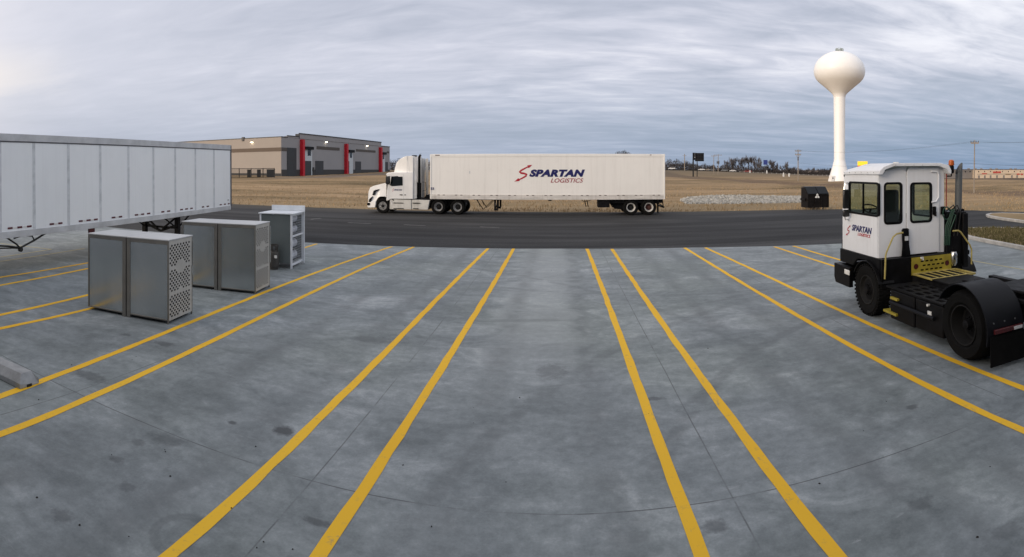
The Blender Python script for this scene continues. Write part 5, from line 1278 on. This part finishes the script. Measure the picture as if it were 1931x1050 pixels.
# ------------------------------------------------------------------ warehouse
def warehouse():
    C0, E1 = Vector((-73.3, 134.4)), Vector((-66.05, 209.9)); d1 = (E1 - C0).normalized(); n1 = Vector((d1.y, -d1.x))   # n1 points out of the long face
    E2 = Vector((-107.5, 140.6)); d2 = (E2 - C0).normalized(); n2 = Vector((-d2.y, d2.x)); n2 = n2 if n2.y < 0 else -n2
    E2 = C0 + d2 * 62
    t = thing('warehouse', 'large beige and grey warehouse with red pillars and lit wall lamps', 'warehouse', (C0.x, C0.y, 0))
    T = Matrix.Translation((-C0.x, -C0.y, 0))
    def ray_t(px, P, d):
        a = (px - X0) / F; k = tan(a); s = (P.x - k * P.y) / (k * d.y - d.x); return s, (P + d * s).length
    def U(px): return ray_t(px, C0, d1)[0]
    def Z(px, py): return zof(py, ray_t(px, C0, d1)[1])
    def q(zx, zy): px, py = 540 + zx / 9.655, 250 + zy / 9.655; return U(px), Z(px, py)
    M1 = T @ Matrix(((d1.x, n1.x, 0, C0.x), (d1.y, n1.y, 0, C0.y), (0, 0, 1, 0), (0, 0, 0, 1)))   # local: along face, out, up
    L1 = (E1 - C0).length; za = 12.0
    M2 = T @ Matrix(((d2.x, n2.x, 0, C0.x), (d2.y, n2.y, 0, C0.y), (0, 0, 1, 0), (0, 0, 0, 1)))
    def part(name, mt, M, fn, par=None, **kw):
        m = MB(); m.M = M; fn(m); return m.build(name, mt, par or t, smooth=0, **kw)
    far1, far2 = E1 - n1 * 60, E2 + d1 * 75
    m = MB(); m.M = T; poly = [(C0.x, C0.y), (E1.x, E1.y), (far1.x, far1.y), (far2.x, far2.y), (E2.x, E2.y)]; m.prism(poly, -1.5, za, 'xy'); m.build('wall', 'grey_wall', t, smooth=0)
    part('end_wall', 'beige_wall', M2, lambda m: m.box(0, 62, 0, .15, -1.5, za - .02))
    u0, u1 = U(564.3), U(718.5); um = U(542)
    part('parapet', 'grey_wall', M1, lambda m: (m.box(u0, u1, -1.2, .12, za, 13.35), m.box(um, u0 - .01, -1.0, .06, za, 12.45)))
    part('roof_edge', 'roof_edge', M1, lambda m: (m.box(u0 - .2, u1 + .1, -.1, .25, 13.35, 13.62), m.box(u0 - .25, u0, -1.2, .14, za, 13.35), m.box(um - .2, u0, -.1, .2, 12.45, 12.65), m.box(0, um, -.1, .15, za, za + .2), m.box(u1, L1, -.1, .15, za, za + .2)))
    part('roof_edge', 'roof_edge', M2, lambda m: m.box(-.1, 62, -.1, .2, za - .02, za + .2))
    part('base_band', 'base_band', M1, lambda m: m.box(0, L1, 0, .08, -1, 3.25) if False else m.box(0, L1, 0, .08, -1, 3.05))
    part('base_band', 'base_band', M2, lambda m: m.box(0, 62, .15, .22, -1.5, 2.0))
    part('stripe', 'brown_stripe', M2, lambda m: m.box(.0, 62, .15, .20, 8.1, 9.15))
    a, b = q(10, 215), q(178, 770); part('panel', 'slate_panel', M1, lambda m: m.box(a[0], b[0], .0, .14, -1, 9.2))
    part('stripe', 'dark_stripe', M1, lambda m: m.box(0, a[0], .0, .1, 8.2, 9.15))
    def lampf(M, u, z):
        o = part('wall_lamp', 'canopy_black', M, lambda m: (m.box(u - .25, u + .25, .12, .55, z, z + .22), m.box(u - .06, u + .06, .1, .3, z - .2, z + .3)))
        l = MB(); l.M = M; l.box(u - .26, u + .26, .14, .56, z - .10, z - .005); l.build('lamp', 'lamp_lit', o, smooth=0)
    for px, py in ((614.0, 267.6), (691.0, 274.9)): lampf(M1, U(px), Z(px, py))
    for i, (x0, x1, zt_) in enumerate(((228, 315, 11.75), (1040, 1105, 11.6), (1670, 1725, 11.5))):
        ua, ub = q(x0, 0)[0], q(x1, 0)[0]; w = (ub - ua)
        part('pillar', 'pillar_red', M1, lambda m: m.box(ua + w * .2, ua + w * .62, -.05, 1.1, -1, zt_), bevel=.03)
    for i, (x0, x1, c0, c1, w0, w1, dx0, dx1, dtop) in enumerate(((315, 455, 312, 445, 372, 430, 316, 436, 515), (1112, 1200, 1112, 1195, 1143, 1180, 1110, 1128, 520), (1730, 1785, 1728, 1781, 1742, 1770, 1730, 1738, 540))):
        ua, ub = q(x0, 0)[0], q(x1, 0)[0]; ztop = 9.05 if i == 0 else 8.95
        e = part('entry', 'entry_white', M1, lambda m: m.box(ua, ub, .0, .30, -1, ztop))
        part('canopy', 'canopy_black', M1, lambda m: m.box(q(c0, 0)[0] - .2, q(c1, 0)[0] + .2, .0, 1.0, ztop - .1, ztop + .75), e)
        part('window', 'window_dark', M1, lambda m: m.box(q(w0, 0)[0], q(w1, 0)[0], .28, .33, ztop - 1.9, ztop - .12), e)
        dt = q((dx0 + dx1) / 2, dtop)[1]
        part('door', 'slate_panel', M1, lambda m: m.box(q(dx0, 0)[0], q(dx1, 0)[0], .28, .36, -1, dt), e)
    for x0, x1, yt in ((525, 670, 515), (1255, 1355, 525), (1800, 1845, 535)):
        part('loading_door', 'slate_panel', M1, lambda m: m.box(q(x0, 0)[0], q(x1, 0)[0], .0, .13, -1, q((x0 + x1) / 2, yt)[1]))
    for x0, x1, y0, y1 in ((550, 965, 245, 300), (1268, 1620, 300, 340), (1830, 1872, 340, 372)):
        zt_, zb_ = q(x0, y0)[1], q(x0, y1)[1]
        part('stripe', 'dark_stripe', M1, lambda m: m.box(q(x0, 0)[0], q(x1, 0)[0], 0, .10, zb_, zt_))
    s, r = ray_t(476.3, C0, d2); lampf(M2, s, zof(268, r))
    s, r = ray_t(459, C0, d2); part('roof_vent', 'roof_edge', M2, lambda m: m.box(s - .4, s + .4, -.3, .35, za - .6, za + .5))
    # downpipes and bollards are lost at this size; a meter box shows by the first entry
    part('meter_box', 'base_band', M1, lambda m: m.box(q(470, 0)[0], q(490, 0)[0], 0, .4, 2.6, q(480, 630)[1]))
warehouse()
def yard_fence():
    t = thing('metal_fence', 'black mesh fence panels enclosing equipment beside the beige warehouse wall', 'fence', (0, 0, 0))
    P = [far(517.4, 138), far(496, 138.5), far(473.5, 139), far(451, 140), far(430, 141), far(405, 142)]
    Hh = 2.25
    for p in P:
        z = gz(p.x, p.y); m = MB(); m.tube([(p.x, p.y, z - .1), (p.x, p.y, z + Hh + .1)], .10, 8); m.build('post', 'fence_black', t, each=True)
    m = MB()
    for a, b in zip(P, P[1:]):
        za, zb = gz(a.x, a.y), gz(b.x, b.y)
        for h in (.12, Hh): m.tube([(a.x, a.y, za + h), (b.x, b.y, zb + h)], .07, 5)
        n = 22
        for k in range(1, n):
            f = k / n; p = a.lerp(b, f); z = za + (zb - za) * f; m.tube([(p.x, p.y, z + .1), (p.x, p.y, z + Hh)], .02, 3)
    m.build('mesh_panel', 'fence_black', t)
    for lb, px, w, h, mt in (('narrow dark electrical cabinet behind the mesh fence left of the tallest box', 469, .8, 1.9, 'base_band'), ('dark upright air unit in the middle behind the mesh fence', 488, .85, 1.9, 'base_band'), ('widest dark utility box at the right end of the mesh fence', 510.5, 2.0, 1.9, 'slate_panel')):
        p = far(px, 139.5); z = gz(p.x, p.y); m = MB(); m.box(-w / 2, w / 2, 0, 1.0, 0, h); m.box(-w / 2 - .08, w / 2 + .08, -.08, 1.08, h, h + .08); m.box(-w / 2 + .1, w / 2 - .1, -.03, 0, .3, h - .3)
        o = m.build('utility_box', mt, None, .02, smooth=0); o.location = (p.x, p.y, z); o.rotation_euler = (0, 0, .45); tag(o, lb, 'utility box')
yard_fence()

# ------------------------------------------------------------------ signs and poles
def billboard():
    r = 250; c = far(1317, r); z = gz(c.x, c.y); k = r / F
    t = thing('billboard', 'dark two-faced billboard seen from behind on black posts right of the long trailer', 'billboard', (c.x, c.y, z), R(-14))
    def zz(py): return zof(py, r) - z
    m = MB(); m.box(-6.5 * k, 10.5 * k, 0, .5, zz(304), zz(288.3)); b = m.build('board', 'billboard_back', t, 0.03, smooth=0)
    m = MB()
    for i in range(6): x = (-5.5 + 3 * i) * k; m.box(x, x + .12, -.12, 0, zz(304), zz(289))
    for i in range(3): m.box(-6.4 * k, 10.4 * k, -.2, -.12, zz(301 - i * 5), zz(300.5 - i * 5))
    m.build('stringer', 'fence_black', b, smooth=0)
    m = MB(); m.M = Matrix.Translation((-7 * k, 0, 0)) @ Matrix.Rotation(R(62), 4, 'Z'); m.box(-7 * k, 7 * k, -.2, .2, zz(301.5), zz(288)); b2 = m.build('board', 'billboard_back', t, smooth=0)
    m = MB(); m.M = Matrix.Translation((-7 * k, 0, 0)) @ Matrix.Rotation(R(62), 4, 'Z')
    for y0, y1, a, c1 in ((291, 289.6, -2, 4), (294.5, 293, -1, 5), (298, 295.5, -3, 2), (300.6, 299.4, 0, 5)): m.box(a * k, c1 * k, -.26, .26, zz(y0), zz(y1))
    m.build('poster_blocks', 'lens_white', b2, smooth=0)
    for px, w in ((1307.2, .9), (1314.6, .55)):
        x = (px - 1317) * k; m = MB(); m.box(x - w * .35, x + w * .35, -.3, .3, -1, zz(299)); m.build('post', 'fence_black', t, smooth=0, each=True)
billboard()
def pole(px, r, ytop, label, arms, name='utility_pole', lean=0.0, rad=.15, mt='pole_wood'):
    c = far(px, r); z = gz(c.x, c.y); h = zof(ytop, r) - z
    t = thing(name, label, 'utility pole', (c.x, c.y, z), -(px - X0) / F)
    m = MB(); m.tube([(0, 0, -.5), (lean * .5, 0, h * .5), (lean, 0, h)], [rad * 1.25, rad * 1.05, rad * .8], 8); m.build('pole', mt, t)
    for dz, w in arms:
        m = MB(); m.box(lean - w, lean + w, -.2, -.08, h - dz - .12, h - dz + .08); a = m.build('crossarm', mt, t, smooth=0)
        m = MB()
        for x in (-w * .9, -w * .35, w * .35, w * .9): m.lathe([(.05, 0), (.075, .05), (.05, .12), (.075, .17), (.03, .28)], (lean + x, -.14, h - dz + .08), 'z', 8)
        m.build('insulator', 'pole_grey', a, each=True)
    return t, c, z, h
pA = pole(1505, 150, 281.5, 'weathered wooden pole with two short crossarms left of the water tower', [(.45, .85), (1.45, .8)], rad=.12)
m = MB(); m.tube([(0.0, -.2, pA[3] - 3.0), (0, -.2, pA[3] - 2.1)], .19, 10); m.obox((-.6, -.1, pA[3] - 1.4), (0, -.1, pA[3] - 2.6), .06, .06); m.obox((.6, -.1, pA[3] - 1.4), (0, -.1, pA[3] - 2.6), .06, .06); m.build('transformer', 'pole_grey', pA[0], each=True)
pB = pole(1836.5, 85, 264.0, 'tall slender pole with single crossarm standing right of the exhaust stack', [(.45, .62)], lean=.12, rad=.085)
pC = pole(1291, 350, 290, 'thin far pole between the trailer end and the billboard', [(1.2, 1.2), (4.5, 1.6)], rad=.24)
pD = pole(1346, 280, 292, 'left post of the paired far poles right of the billboard', [(.6, 1.3)], rad=.15)
pE = pole(1354.3, 280, 290.5, 'right post of the paired far poles carrying a dark transformer', [(.5, 1.9)], rad=.17)
m = MB(); m.tube([(.25, -.3, pE[3] - 5.0), (.25, -.3, pE[3] - 3.4)], .38, 10); m.tube([(-.5, -.3, pE[3] - 4.8), (-.5, -.3, pE[3] - 3.6)], .3, 10); m.build('transformer', 'pole_grey', pE[0], each=True)
def wires():
    m = MB()
    def sag(a, b, s, n=16): return [a.lerp(b, k / n) - Vector((0, 0, s * 4 * (k / n) * (1 - k / n))) for k in range(n + 1)]
    topB = Vector((pB[1].x, pB[1].y, pB[2] + pB[3] - .25)); topA = Vector((pA[1].x, pA[1].y, pA[2] + pA[3] - .3))
    e = far(2040, 70); e.z = topB.z - .25
    for o in (-.5, .5):
        q = Vector((o, 0, 0)); m.tube(sag(topB + q, topA + q, 1.0), .010, 4); m.tube(sag(topB + q, e + q, .35), .010, 4)
    lo = Vector((0, 0, -3.3)); m.tube(sag(topB + lo, topA + lo, .8), .014, 4); m.tube(sag(topB + lo, e + lo, .3), .014, 4)
    tag(m.build('power_line', 'wire'), 'thin dark power lines strung across the sky from the right-hand pole', 'power line')
wires()
def pole_sign():
    r = 260; c = far(1626.5, r); z = gz(c.x, c.y); k = r / F
    t = thing('pole_sign', 'yellow and red roadside sign just above the yard tractor roof', 'sign', (c.x, c.y, z), R(-32))
    def zz(py): return zof(py, r) - z
    m = MB(); m.box(-9.5 * k, 9.5 * k, 0, .9, zz(312.2), zz(304)); m.build('panel', 'sign_yellow', t, .05, smooth=0)
    m = MB(); m.box(-9.5 * k, 9.5 * k, 0, .9, zz(315), zz(312.3)); m.build('lower_panel', 'sign_red', t, .03, smooth=0)
    m = MB(); m.box(-.3, .3, .2, .7, -.5, zz(315)); m.build('post', 'pole_grey', t, smooth=0, each=True)
pole_sign()
def blue_sign():
    r = 330; c = far(1443.5, r); z = gz(c.x, c.y); k = r / F
    t = thing('road_sign', 'small blue panel sign on a post in front of the bare trees', 'sign', (c.x, c.y, z), R(-20))
    def zz(py): return zof(py, r) - z
    m = MB(); m.box(-3.9 * k, 3.9 * k, 0, .15, zz(310.5), zz(301.5)); m.build('panel', 'sign_blue', t, smooth=0)
    m = MB(); m.box(-1.6 * k, -1.1 * k, .05, .2, -.3, zz(302)); m.box(1.1 * k, 1.6 * k, .05, .2, -.3, zz(302)); m.build('post', 'pole_grey', t, smooth=0, each=True)
blue_sign()
def strip_building():
    r = 300
    A, B = far(1838, 285), far(1990, 315); d = (B - A).normalized(); t = thing('long_building', 'long low beige building with red signs on the horizon at far right', 'building', (A.x, A.y, -1.6), atan2(d.y, d.x))
    L = (B - A).length
    def u(px):
        k = tan((px - X0) / F); return (A.x - k * A.y) / (k * d.y - d.x)
    def zz(py, px): P = A + d * u(px); return zof(py, P.length) + 1.6
    zt = zz(320.0, 1860)
    m = MB(); m.box(0, L, 0, 12, -1, zt); m.build('wall', 'strip_beige', t, smooth=0)
    m = MB(); x0 = u(1790); m.box(x0, -.01, 2, 12, -1, zt + .05); m.build('side_wall', 'strip_grey', t, smooth=0)  # shade on this side of the building is put into the grey wall colour
    m = MB(); m.box(x0, L, -.15, .2, zt, zt + .3); m.build('roof_edge', 'pole_grey', t, smooth=0)
    for k in range(9):
        px = 1845.5 + k * 11.2; m = MB(); m.box(u(px) - .25, u(px) + .25, -.05, .05, zt - 1.25, zt - .65); m.build('window', 'window_dark', t, smooth=0)
    for px in (1814, 1824, 1833): m = MB(); m.box(u(px) - .3, u(px) + .3, 1.95, 2.05, zt - 1.3, zt - .6); m.build('window', 'window_dark', t, smooth=0)
    for p0, p1, y0, y1, mt in ((1872.5, 1887, 323, 326.5, 'shop_red'), (1851.5, 1861, 326.5, 328.5, 'shop_red'), (1896, 1906, 327.5, 329, 'shop_brown'), (1917, 1922.5, 327, 329.5, 'shop_red'), (1924.5, 1929, 327, 329.8, 'shop_red')):
        m = MB(); m.box(u(p0), u(p1), -.18, -.05, zz(y1, p0), zz(y0, p0)); m.build('shop_sign', mt, t, smooth=0)
    m = MB()
    for px in (1846, 1857, 1868, 1880, 1893, 1908, 1918): m.box(u(px) - .5, u(px) + .5, -.06, .02, .3, 1.7)
    m.build('shop_door', 'strip_grey', t, smooth=0, each=True)
    m = MB(); m.box(u(1843), L, -.1, .0, zt - 2.35, zt - 2.15); m.build('ledge', 'strip_grey', t, smooth=0)
    m = MB()
    for px in (1832, 1845, 1856, 1874, 1885, 1912, 1921): m.box(u(px) - .5, u(px) + .5, 2.5, 3.5, zt, zt + .75)
    m.build('roof_unit', 'strip_grey', t, smooth=0, each=True)
strip_building()

# ------------------------------------------------------------------ highway, cars, guard rail, posts
def highway():
    m = MB(); prev = None
    for k in range(70):
        a = -0.55 + 1.15 * k / 69; q = []
        for r in (374, 386):
            x, y = r * sin(a), r * cos(a); q.append(m.v((x, y, gz(x, y) + .45)))
        if prev: m.b.faces.new((prev[0], q[0], q[1], prev[1]))
        prev = q
    struct(m.build('highway', 'asphalt', smooth=0), 'distant highway running along the horizon')
    t = thing('guard_rail', 'pale guard rail lining the distant highway from billboard to water tower', 'guard rail', (0, 0, 0)); m = MB(); pts = []
    for k in range(60):
        px = 1395 + 170 * k / 59; p = far(px, 368); p.z = gz(p.x, p.y) + .65; pts.append(p)
    for a, b in zip(pts, pts[1:]): m.obox(a, b, .10, .22)
    m.build('rail', 'strip_grey', t, smooth=0); m = MB()
    for p in pts[::3]: m.box(p.x - .14, p.x + .14, p.y - .1, p.y + .1, p.z - .7, p.z + .35)
    m.build('post', 'kerb', t, smooth=0, each=True)
highway()
def make_car(kind):
    o = bpy.data.objects.new('parked_car' if False else 'distant_car', None)
    COL.objects.link(o)
    body = {'sedan': [(0, .35), (.05, .75), (1.0, .92), (1.7, 1.40), (3.1, 1.42), (3.9, 1.0), (4.5, .92), (4.6, .35)], 'suv': [(0, .4), (.05, .95), (1.1, 1.08), (1.7, 1.70), (4.3, 1.72), (4.65, 1.1), (4.7, .4)], 'pickup': [(0, .45), (.05, 1.0), (1.3, 1.1), (1.9, 1.80), (3.3, 1.82), (3.5, 1.15), (5.5, 1.15), (5.5, .45)]}[kind]
    gl = {'sedan': [(1.28, .98), (1.76, 1.33), (3.05, 1.35), (3.6, 1.0)], 'suv': [(1.3, 1.12), (1.78, 1.62), (4.2, 1.63), (4.5, 1.14)], 'pickup': [(1.5, 1.16), (1.97, 1.72), (3.2, 1.73), (3.3, 1.18)]}[kind]
    return body, gl, o
def car(kind, px, r, color, label, flip=False):
    body, gl, o = make_car(kind); c = far(px, r); z = gz(c.x, c.y) + .46
    o.location = (c.x, c.y, z); o.rotation_euler = (0, 0, -(px - X0) / F + (pi if flip else 0)); tag(o, label, 'car')
    Lc = body[-1][0]; sh = Matrix.Translation((-Lc / 2, -.9, 0))
    m = MB(); m.M = sh; m.prism(body, 0, 1.8); m.build('body', color, o, .06)
    m = MB(); m.M = sh; m.prism(gl, -.01, 1.81); m.build('window', 'window_dark', o)
    for x in (.85, Lc - .95):
        for y in (.08, 1.72): m = MB(); m.M = sh; m.lathe([(0, -.1), (.30, -.1), (.34, -.06), (.34, .06), (.30, .1), (0, .1)], (x, y, .34), 'y', 18); m.build('wheel', 'rubber', o)
car('suv', 1267, 378, 'car_white', 'white car on the distant highway nearest the long trailer end')
car('sedan', 1322.5, 378, 'car_white', 'white car on the distant highway just right of the billboard posts')
car('sedan', 1333.5, 382, 'car_tan', 'small tan car close behind the second white car on the highway')
car('sedan', 1343, 380, 'car_grey', 'grey car on the distant highway left of the paired poles', True)
car('suv', 1366, 382, 'car_grey', 'dull grey car on the highway between the paired poles and a white car')
car('sedan', 1382, 378, 'car_white', 'white car on the distant highway just left of the red pickup', True)
car('pickup', 1410, 378, 'car_red', 'dark red pickup truck on the distant highway below tallest bare trees')
for px, py, h, lb in ((1414.3, 328.2, 1.3, 'short white marker post below the red pickup'), (1446, 326.0, 1.5, 'pale marker post beneath the blue sign'), (1477.5, 332.0, 1.5, 'stout white marker post left of the wooden pole'), (1488, 332.6, 1.2, 'thin pale marker post just left of the wooden pole')):
    r = 250 if px > 1470 else 320; c = far(px, r); z = gz(c.x, c.y); w = .28
    m = MB(); m.box(-w, w, -.2, .2, -.3, h); m.box(-w * .7, w * .7, -.22, .22, h, h + .25); o = m.build('marker_post', 'post_white', None, smooth=0); o.location = (c.x, c.y, z); tag(o, lb, 'marker post')

# ------------------------------------------------------------------ bare winter trees
def bare_tree_meshes(seed, dense=False):
    """unit-height trunk with limbs, and a crown of many thin twigs"""
    rnd = random.Random(seed); tr = MB(); cr = MB()
    def limb(p, d, L, r, depth):
        n = 3; pts = [p]; q = p.copy()
        for k in range(n):
            d = (d + Vector((rnd.uniform(-.22, .22), rnd.uniform(-.22, .22), rnd.uniform(-.05, .16)))).normalized(); q = q + d * (L / n); pts.append(q.copy())
        if depth < 3: tr.tube(pts, [r * (1 - .18 * i) for i in range(n + 1)], 5 if depth else 7, False)
        if depth >= 2:
            for k in range(17):
                s = pts[rnd.randint(0, n)]; e = s + Vector((rnd.gauss(0, 1), rnd.gauss(0, 1), rnd.gauss(.5, .8))).normalized() * rnd.uniform(.05, .14)
                w = rnd.uniform(.003, .0065); a = rnd.uniform(0, pi); off = Vector((cos(a), sin(a), 0)) * w
                cr.b.faces.new((cr.v(s - off), cr.v(s + off), cr.v(e)))
        if depth >= 4: return
        for k in range(rnd.randint(2, 3) + (1 if depth == 0 else 0)):
            a = rnd.uniform(0, 2 * pi); s = rnd.uniform(.35, .85)
            dd = (d * 1.0 + Vector((cos(a), sin(a), rnd.uniform(-.05, .4))) * s).normalized(); st = pts[rnd.randint(1 if depth else 2, n)]
            limb(st.copy(), dd, L * rnd.uniform(.62, .82), r * .55, depth + 1)
    limb(Vector((0, 0, 0)), Vector((0, 0, 1)), .30, .018, 0)
    hi = max(v.co.z for v in cr.b.verts)
    for b in (tr.b, cr.b):
        for v in b.verts: v.co /= hi
    return tr, cr
PROTO = []
for sd_ in range(6):
    a, b = bare_tree_meshes(sd_ + 3); o = bpy.data.objects.new('bare_tree', None); COL.objects.link(o)
    a.build('trunk', 'bark', o, smooth=60); b.build('crown', 'twig' if sd_ % 3 else 'twig_dark', o, smooth=0); PROTO.append([o, False])
def tree(px, r, ytop, wk, label, group='bare trees along the horizon', kind=None, proto=None):
    p = PROTO[random.randint(0, 5) if proto is None else proto]
    o = p[0] if not p[1] else copy_tree(p[0]); p[1] = True
    c = far(px, r); z = gz(c.x, c.y); h = zof(ytop, r) - z
    o.location = (c.x, c.y, z - .1); o.scale = (h * wk, h * wk, h); o.rotation_euler = (0, 0, random.uniform(0, 6.28)); tag(o, label, 'tree', group)
random.seed(21)
LT = 'bare brown winter tree in the low treeline along the horizon'
for px, yt, wk in ((1366, 300, .9), (1374, 297.5, 1.0), (1381, 294, 1.0), (1389, 293.5, 1.0), (1396, 292, .95), (1404, 290.5, 1.0), (1411, 289, 1.0), (1418, 291, .9), (1426, 300, .8), (1433, 293.5, .8), (1437, 295, .7), (1452, 297, .9), (1460, 301, .8), (1468, 304.5, .6), (1482, 301, .65), (1486, 303, .6)):
    tree(px, random.uniform(405, 440), yt, wk, 'tall bare winter tree rising from the treeline right of the billboard', 'tall bare trees by the highway')
for px, yt in [(x, random.uniform(303, 308)) for x in range(1256, 1306, 7)] + [(x, random.uniform(307, 312)) for x in range(1312, 1366, 9)] + [(x, random.uniform(308, 314)) for x in range(1440, 1500, 9)] + [(x, random.uniform(313, 316.5)) for x in range(1502, 1616, 9)]:
    tree(px + random.uniform(-2, 2), random.uniform(420, 470), yt, random.uniform(1.0, 1.5), LT)
for px, yt, r, wk, lb in ((739, 303, 300, .9, 'dark bare tree showing between the warehouse and the tractor cab'), (797, 309, 300, .9, 'dark bare tree left in the gap behind the tractor exhaust'), (803, 304.5, 310, 1.0, 'tallest dark tree in the gap between tractor cab and trailer'), (810, 306, 300, .9, 'dark tree partly hidden by the front edge of the trailer')):
    tree(px, r, yt, wk, lb, 'dark trees behind the tractor', proto=random.choice([0, 3]))
def round_tree():
    r = 300; c = far(1175, r); z = gz(c.x, c.y); h = zof(283.5, r) - z
    t = thing('round_tree', 'rounded dark tree crown peeping over the roof of the lettered trailer', 'tree', (c.x, c.y, z))
    m = MB(); m.tube([(0, 0, -.3), (0, 0, h * .6)], [.5, .25], 8); m.build('trunk', 'bark', t)
    m = MB(); rnd = random.Random(5)
    for _ in range(5200):
        a, e = rnd.uniform(0, 2 * pi), rnd.uniform(-.3, 1); q = Vector((rnd.gauss(0, 1), rnd.gauss(0, 1), rnd.gauss(0, 1))).normalized() * rnd.uniform(.35, 1.0) ** .5
        q = Vector((q.x * 6.4, q.y * 6.4, h * .55 + q.z * h * .45 * (1 + .06 * sin(q.x * 9)))); s = rnd.uniform(.12, .42)
        u = Vector((rnd.gauss(0, 1), rnd.gauss(0, 1), rnd.gauss(0, 1))).normalized() * s; w = Vector((rnd.gauss(0, 1), rnd.gauss(0, 1), rnd.gauss(0, 1))).normalized() * s * .6
        m.face([q - u, q + w, q + u])
    m.build('crown', 'evergreen', t, smooth=0)
round_tree()
def brush():
    m = MB(); rnd = random.Random(9)
    for _ in range(40000):
        px = rnd.uniform(1250, 1625) if rnd.random() < .86 else rnd.uniform(725, 815)
        r = rnd.uniform(445, 480); c = far(px, r); z = gz(c.x, c.y)
        top = (8.6 if px < 1308 else 5.6 if px < 1362 else 7.4 if px < 1450 else 5.4 if px < 1500 else 3.4) + 1.0 * sin(px * .11) + .8 * sin(px * .37)
        zz = z + rnd.uniform(-.3, top) * rnd.random() ** .35; s = rnd.uniform(.25, .8)
        a = rnd.uniform(0, pi); m.face([(c.x - s * .35 * cos(a), c.y - s * .35 * sin(a), zz), (c.x + s * .35 * cos(a), c.y + s * .35 * sin(a), zz + rnd.uniform(-.2, .2)), (c.x + rnd.uniform(-.3, .3), c.y, zz + s * 1.3)])
    tag(m.build('brush_line', 'brush', smooth=0), 'dark band of scrub and brush under the bare trees on the horizon', None, None, 'stuff')
brush()
for o, used in PROTO:
    if not used:
        for ch in list(o.children): bpy.data.objects.remove(ch)
        bpy.data.objects.remove(o)
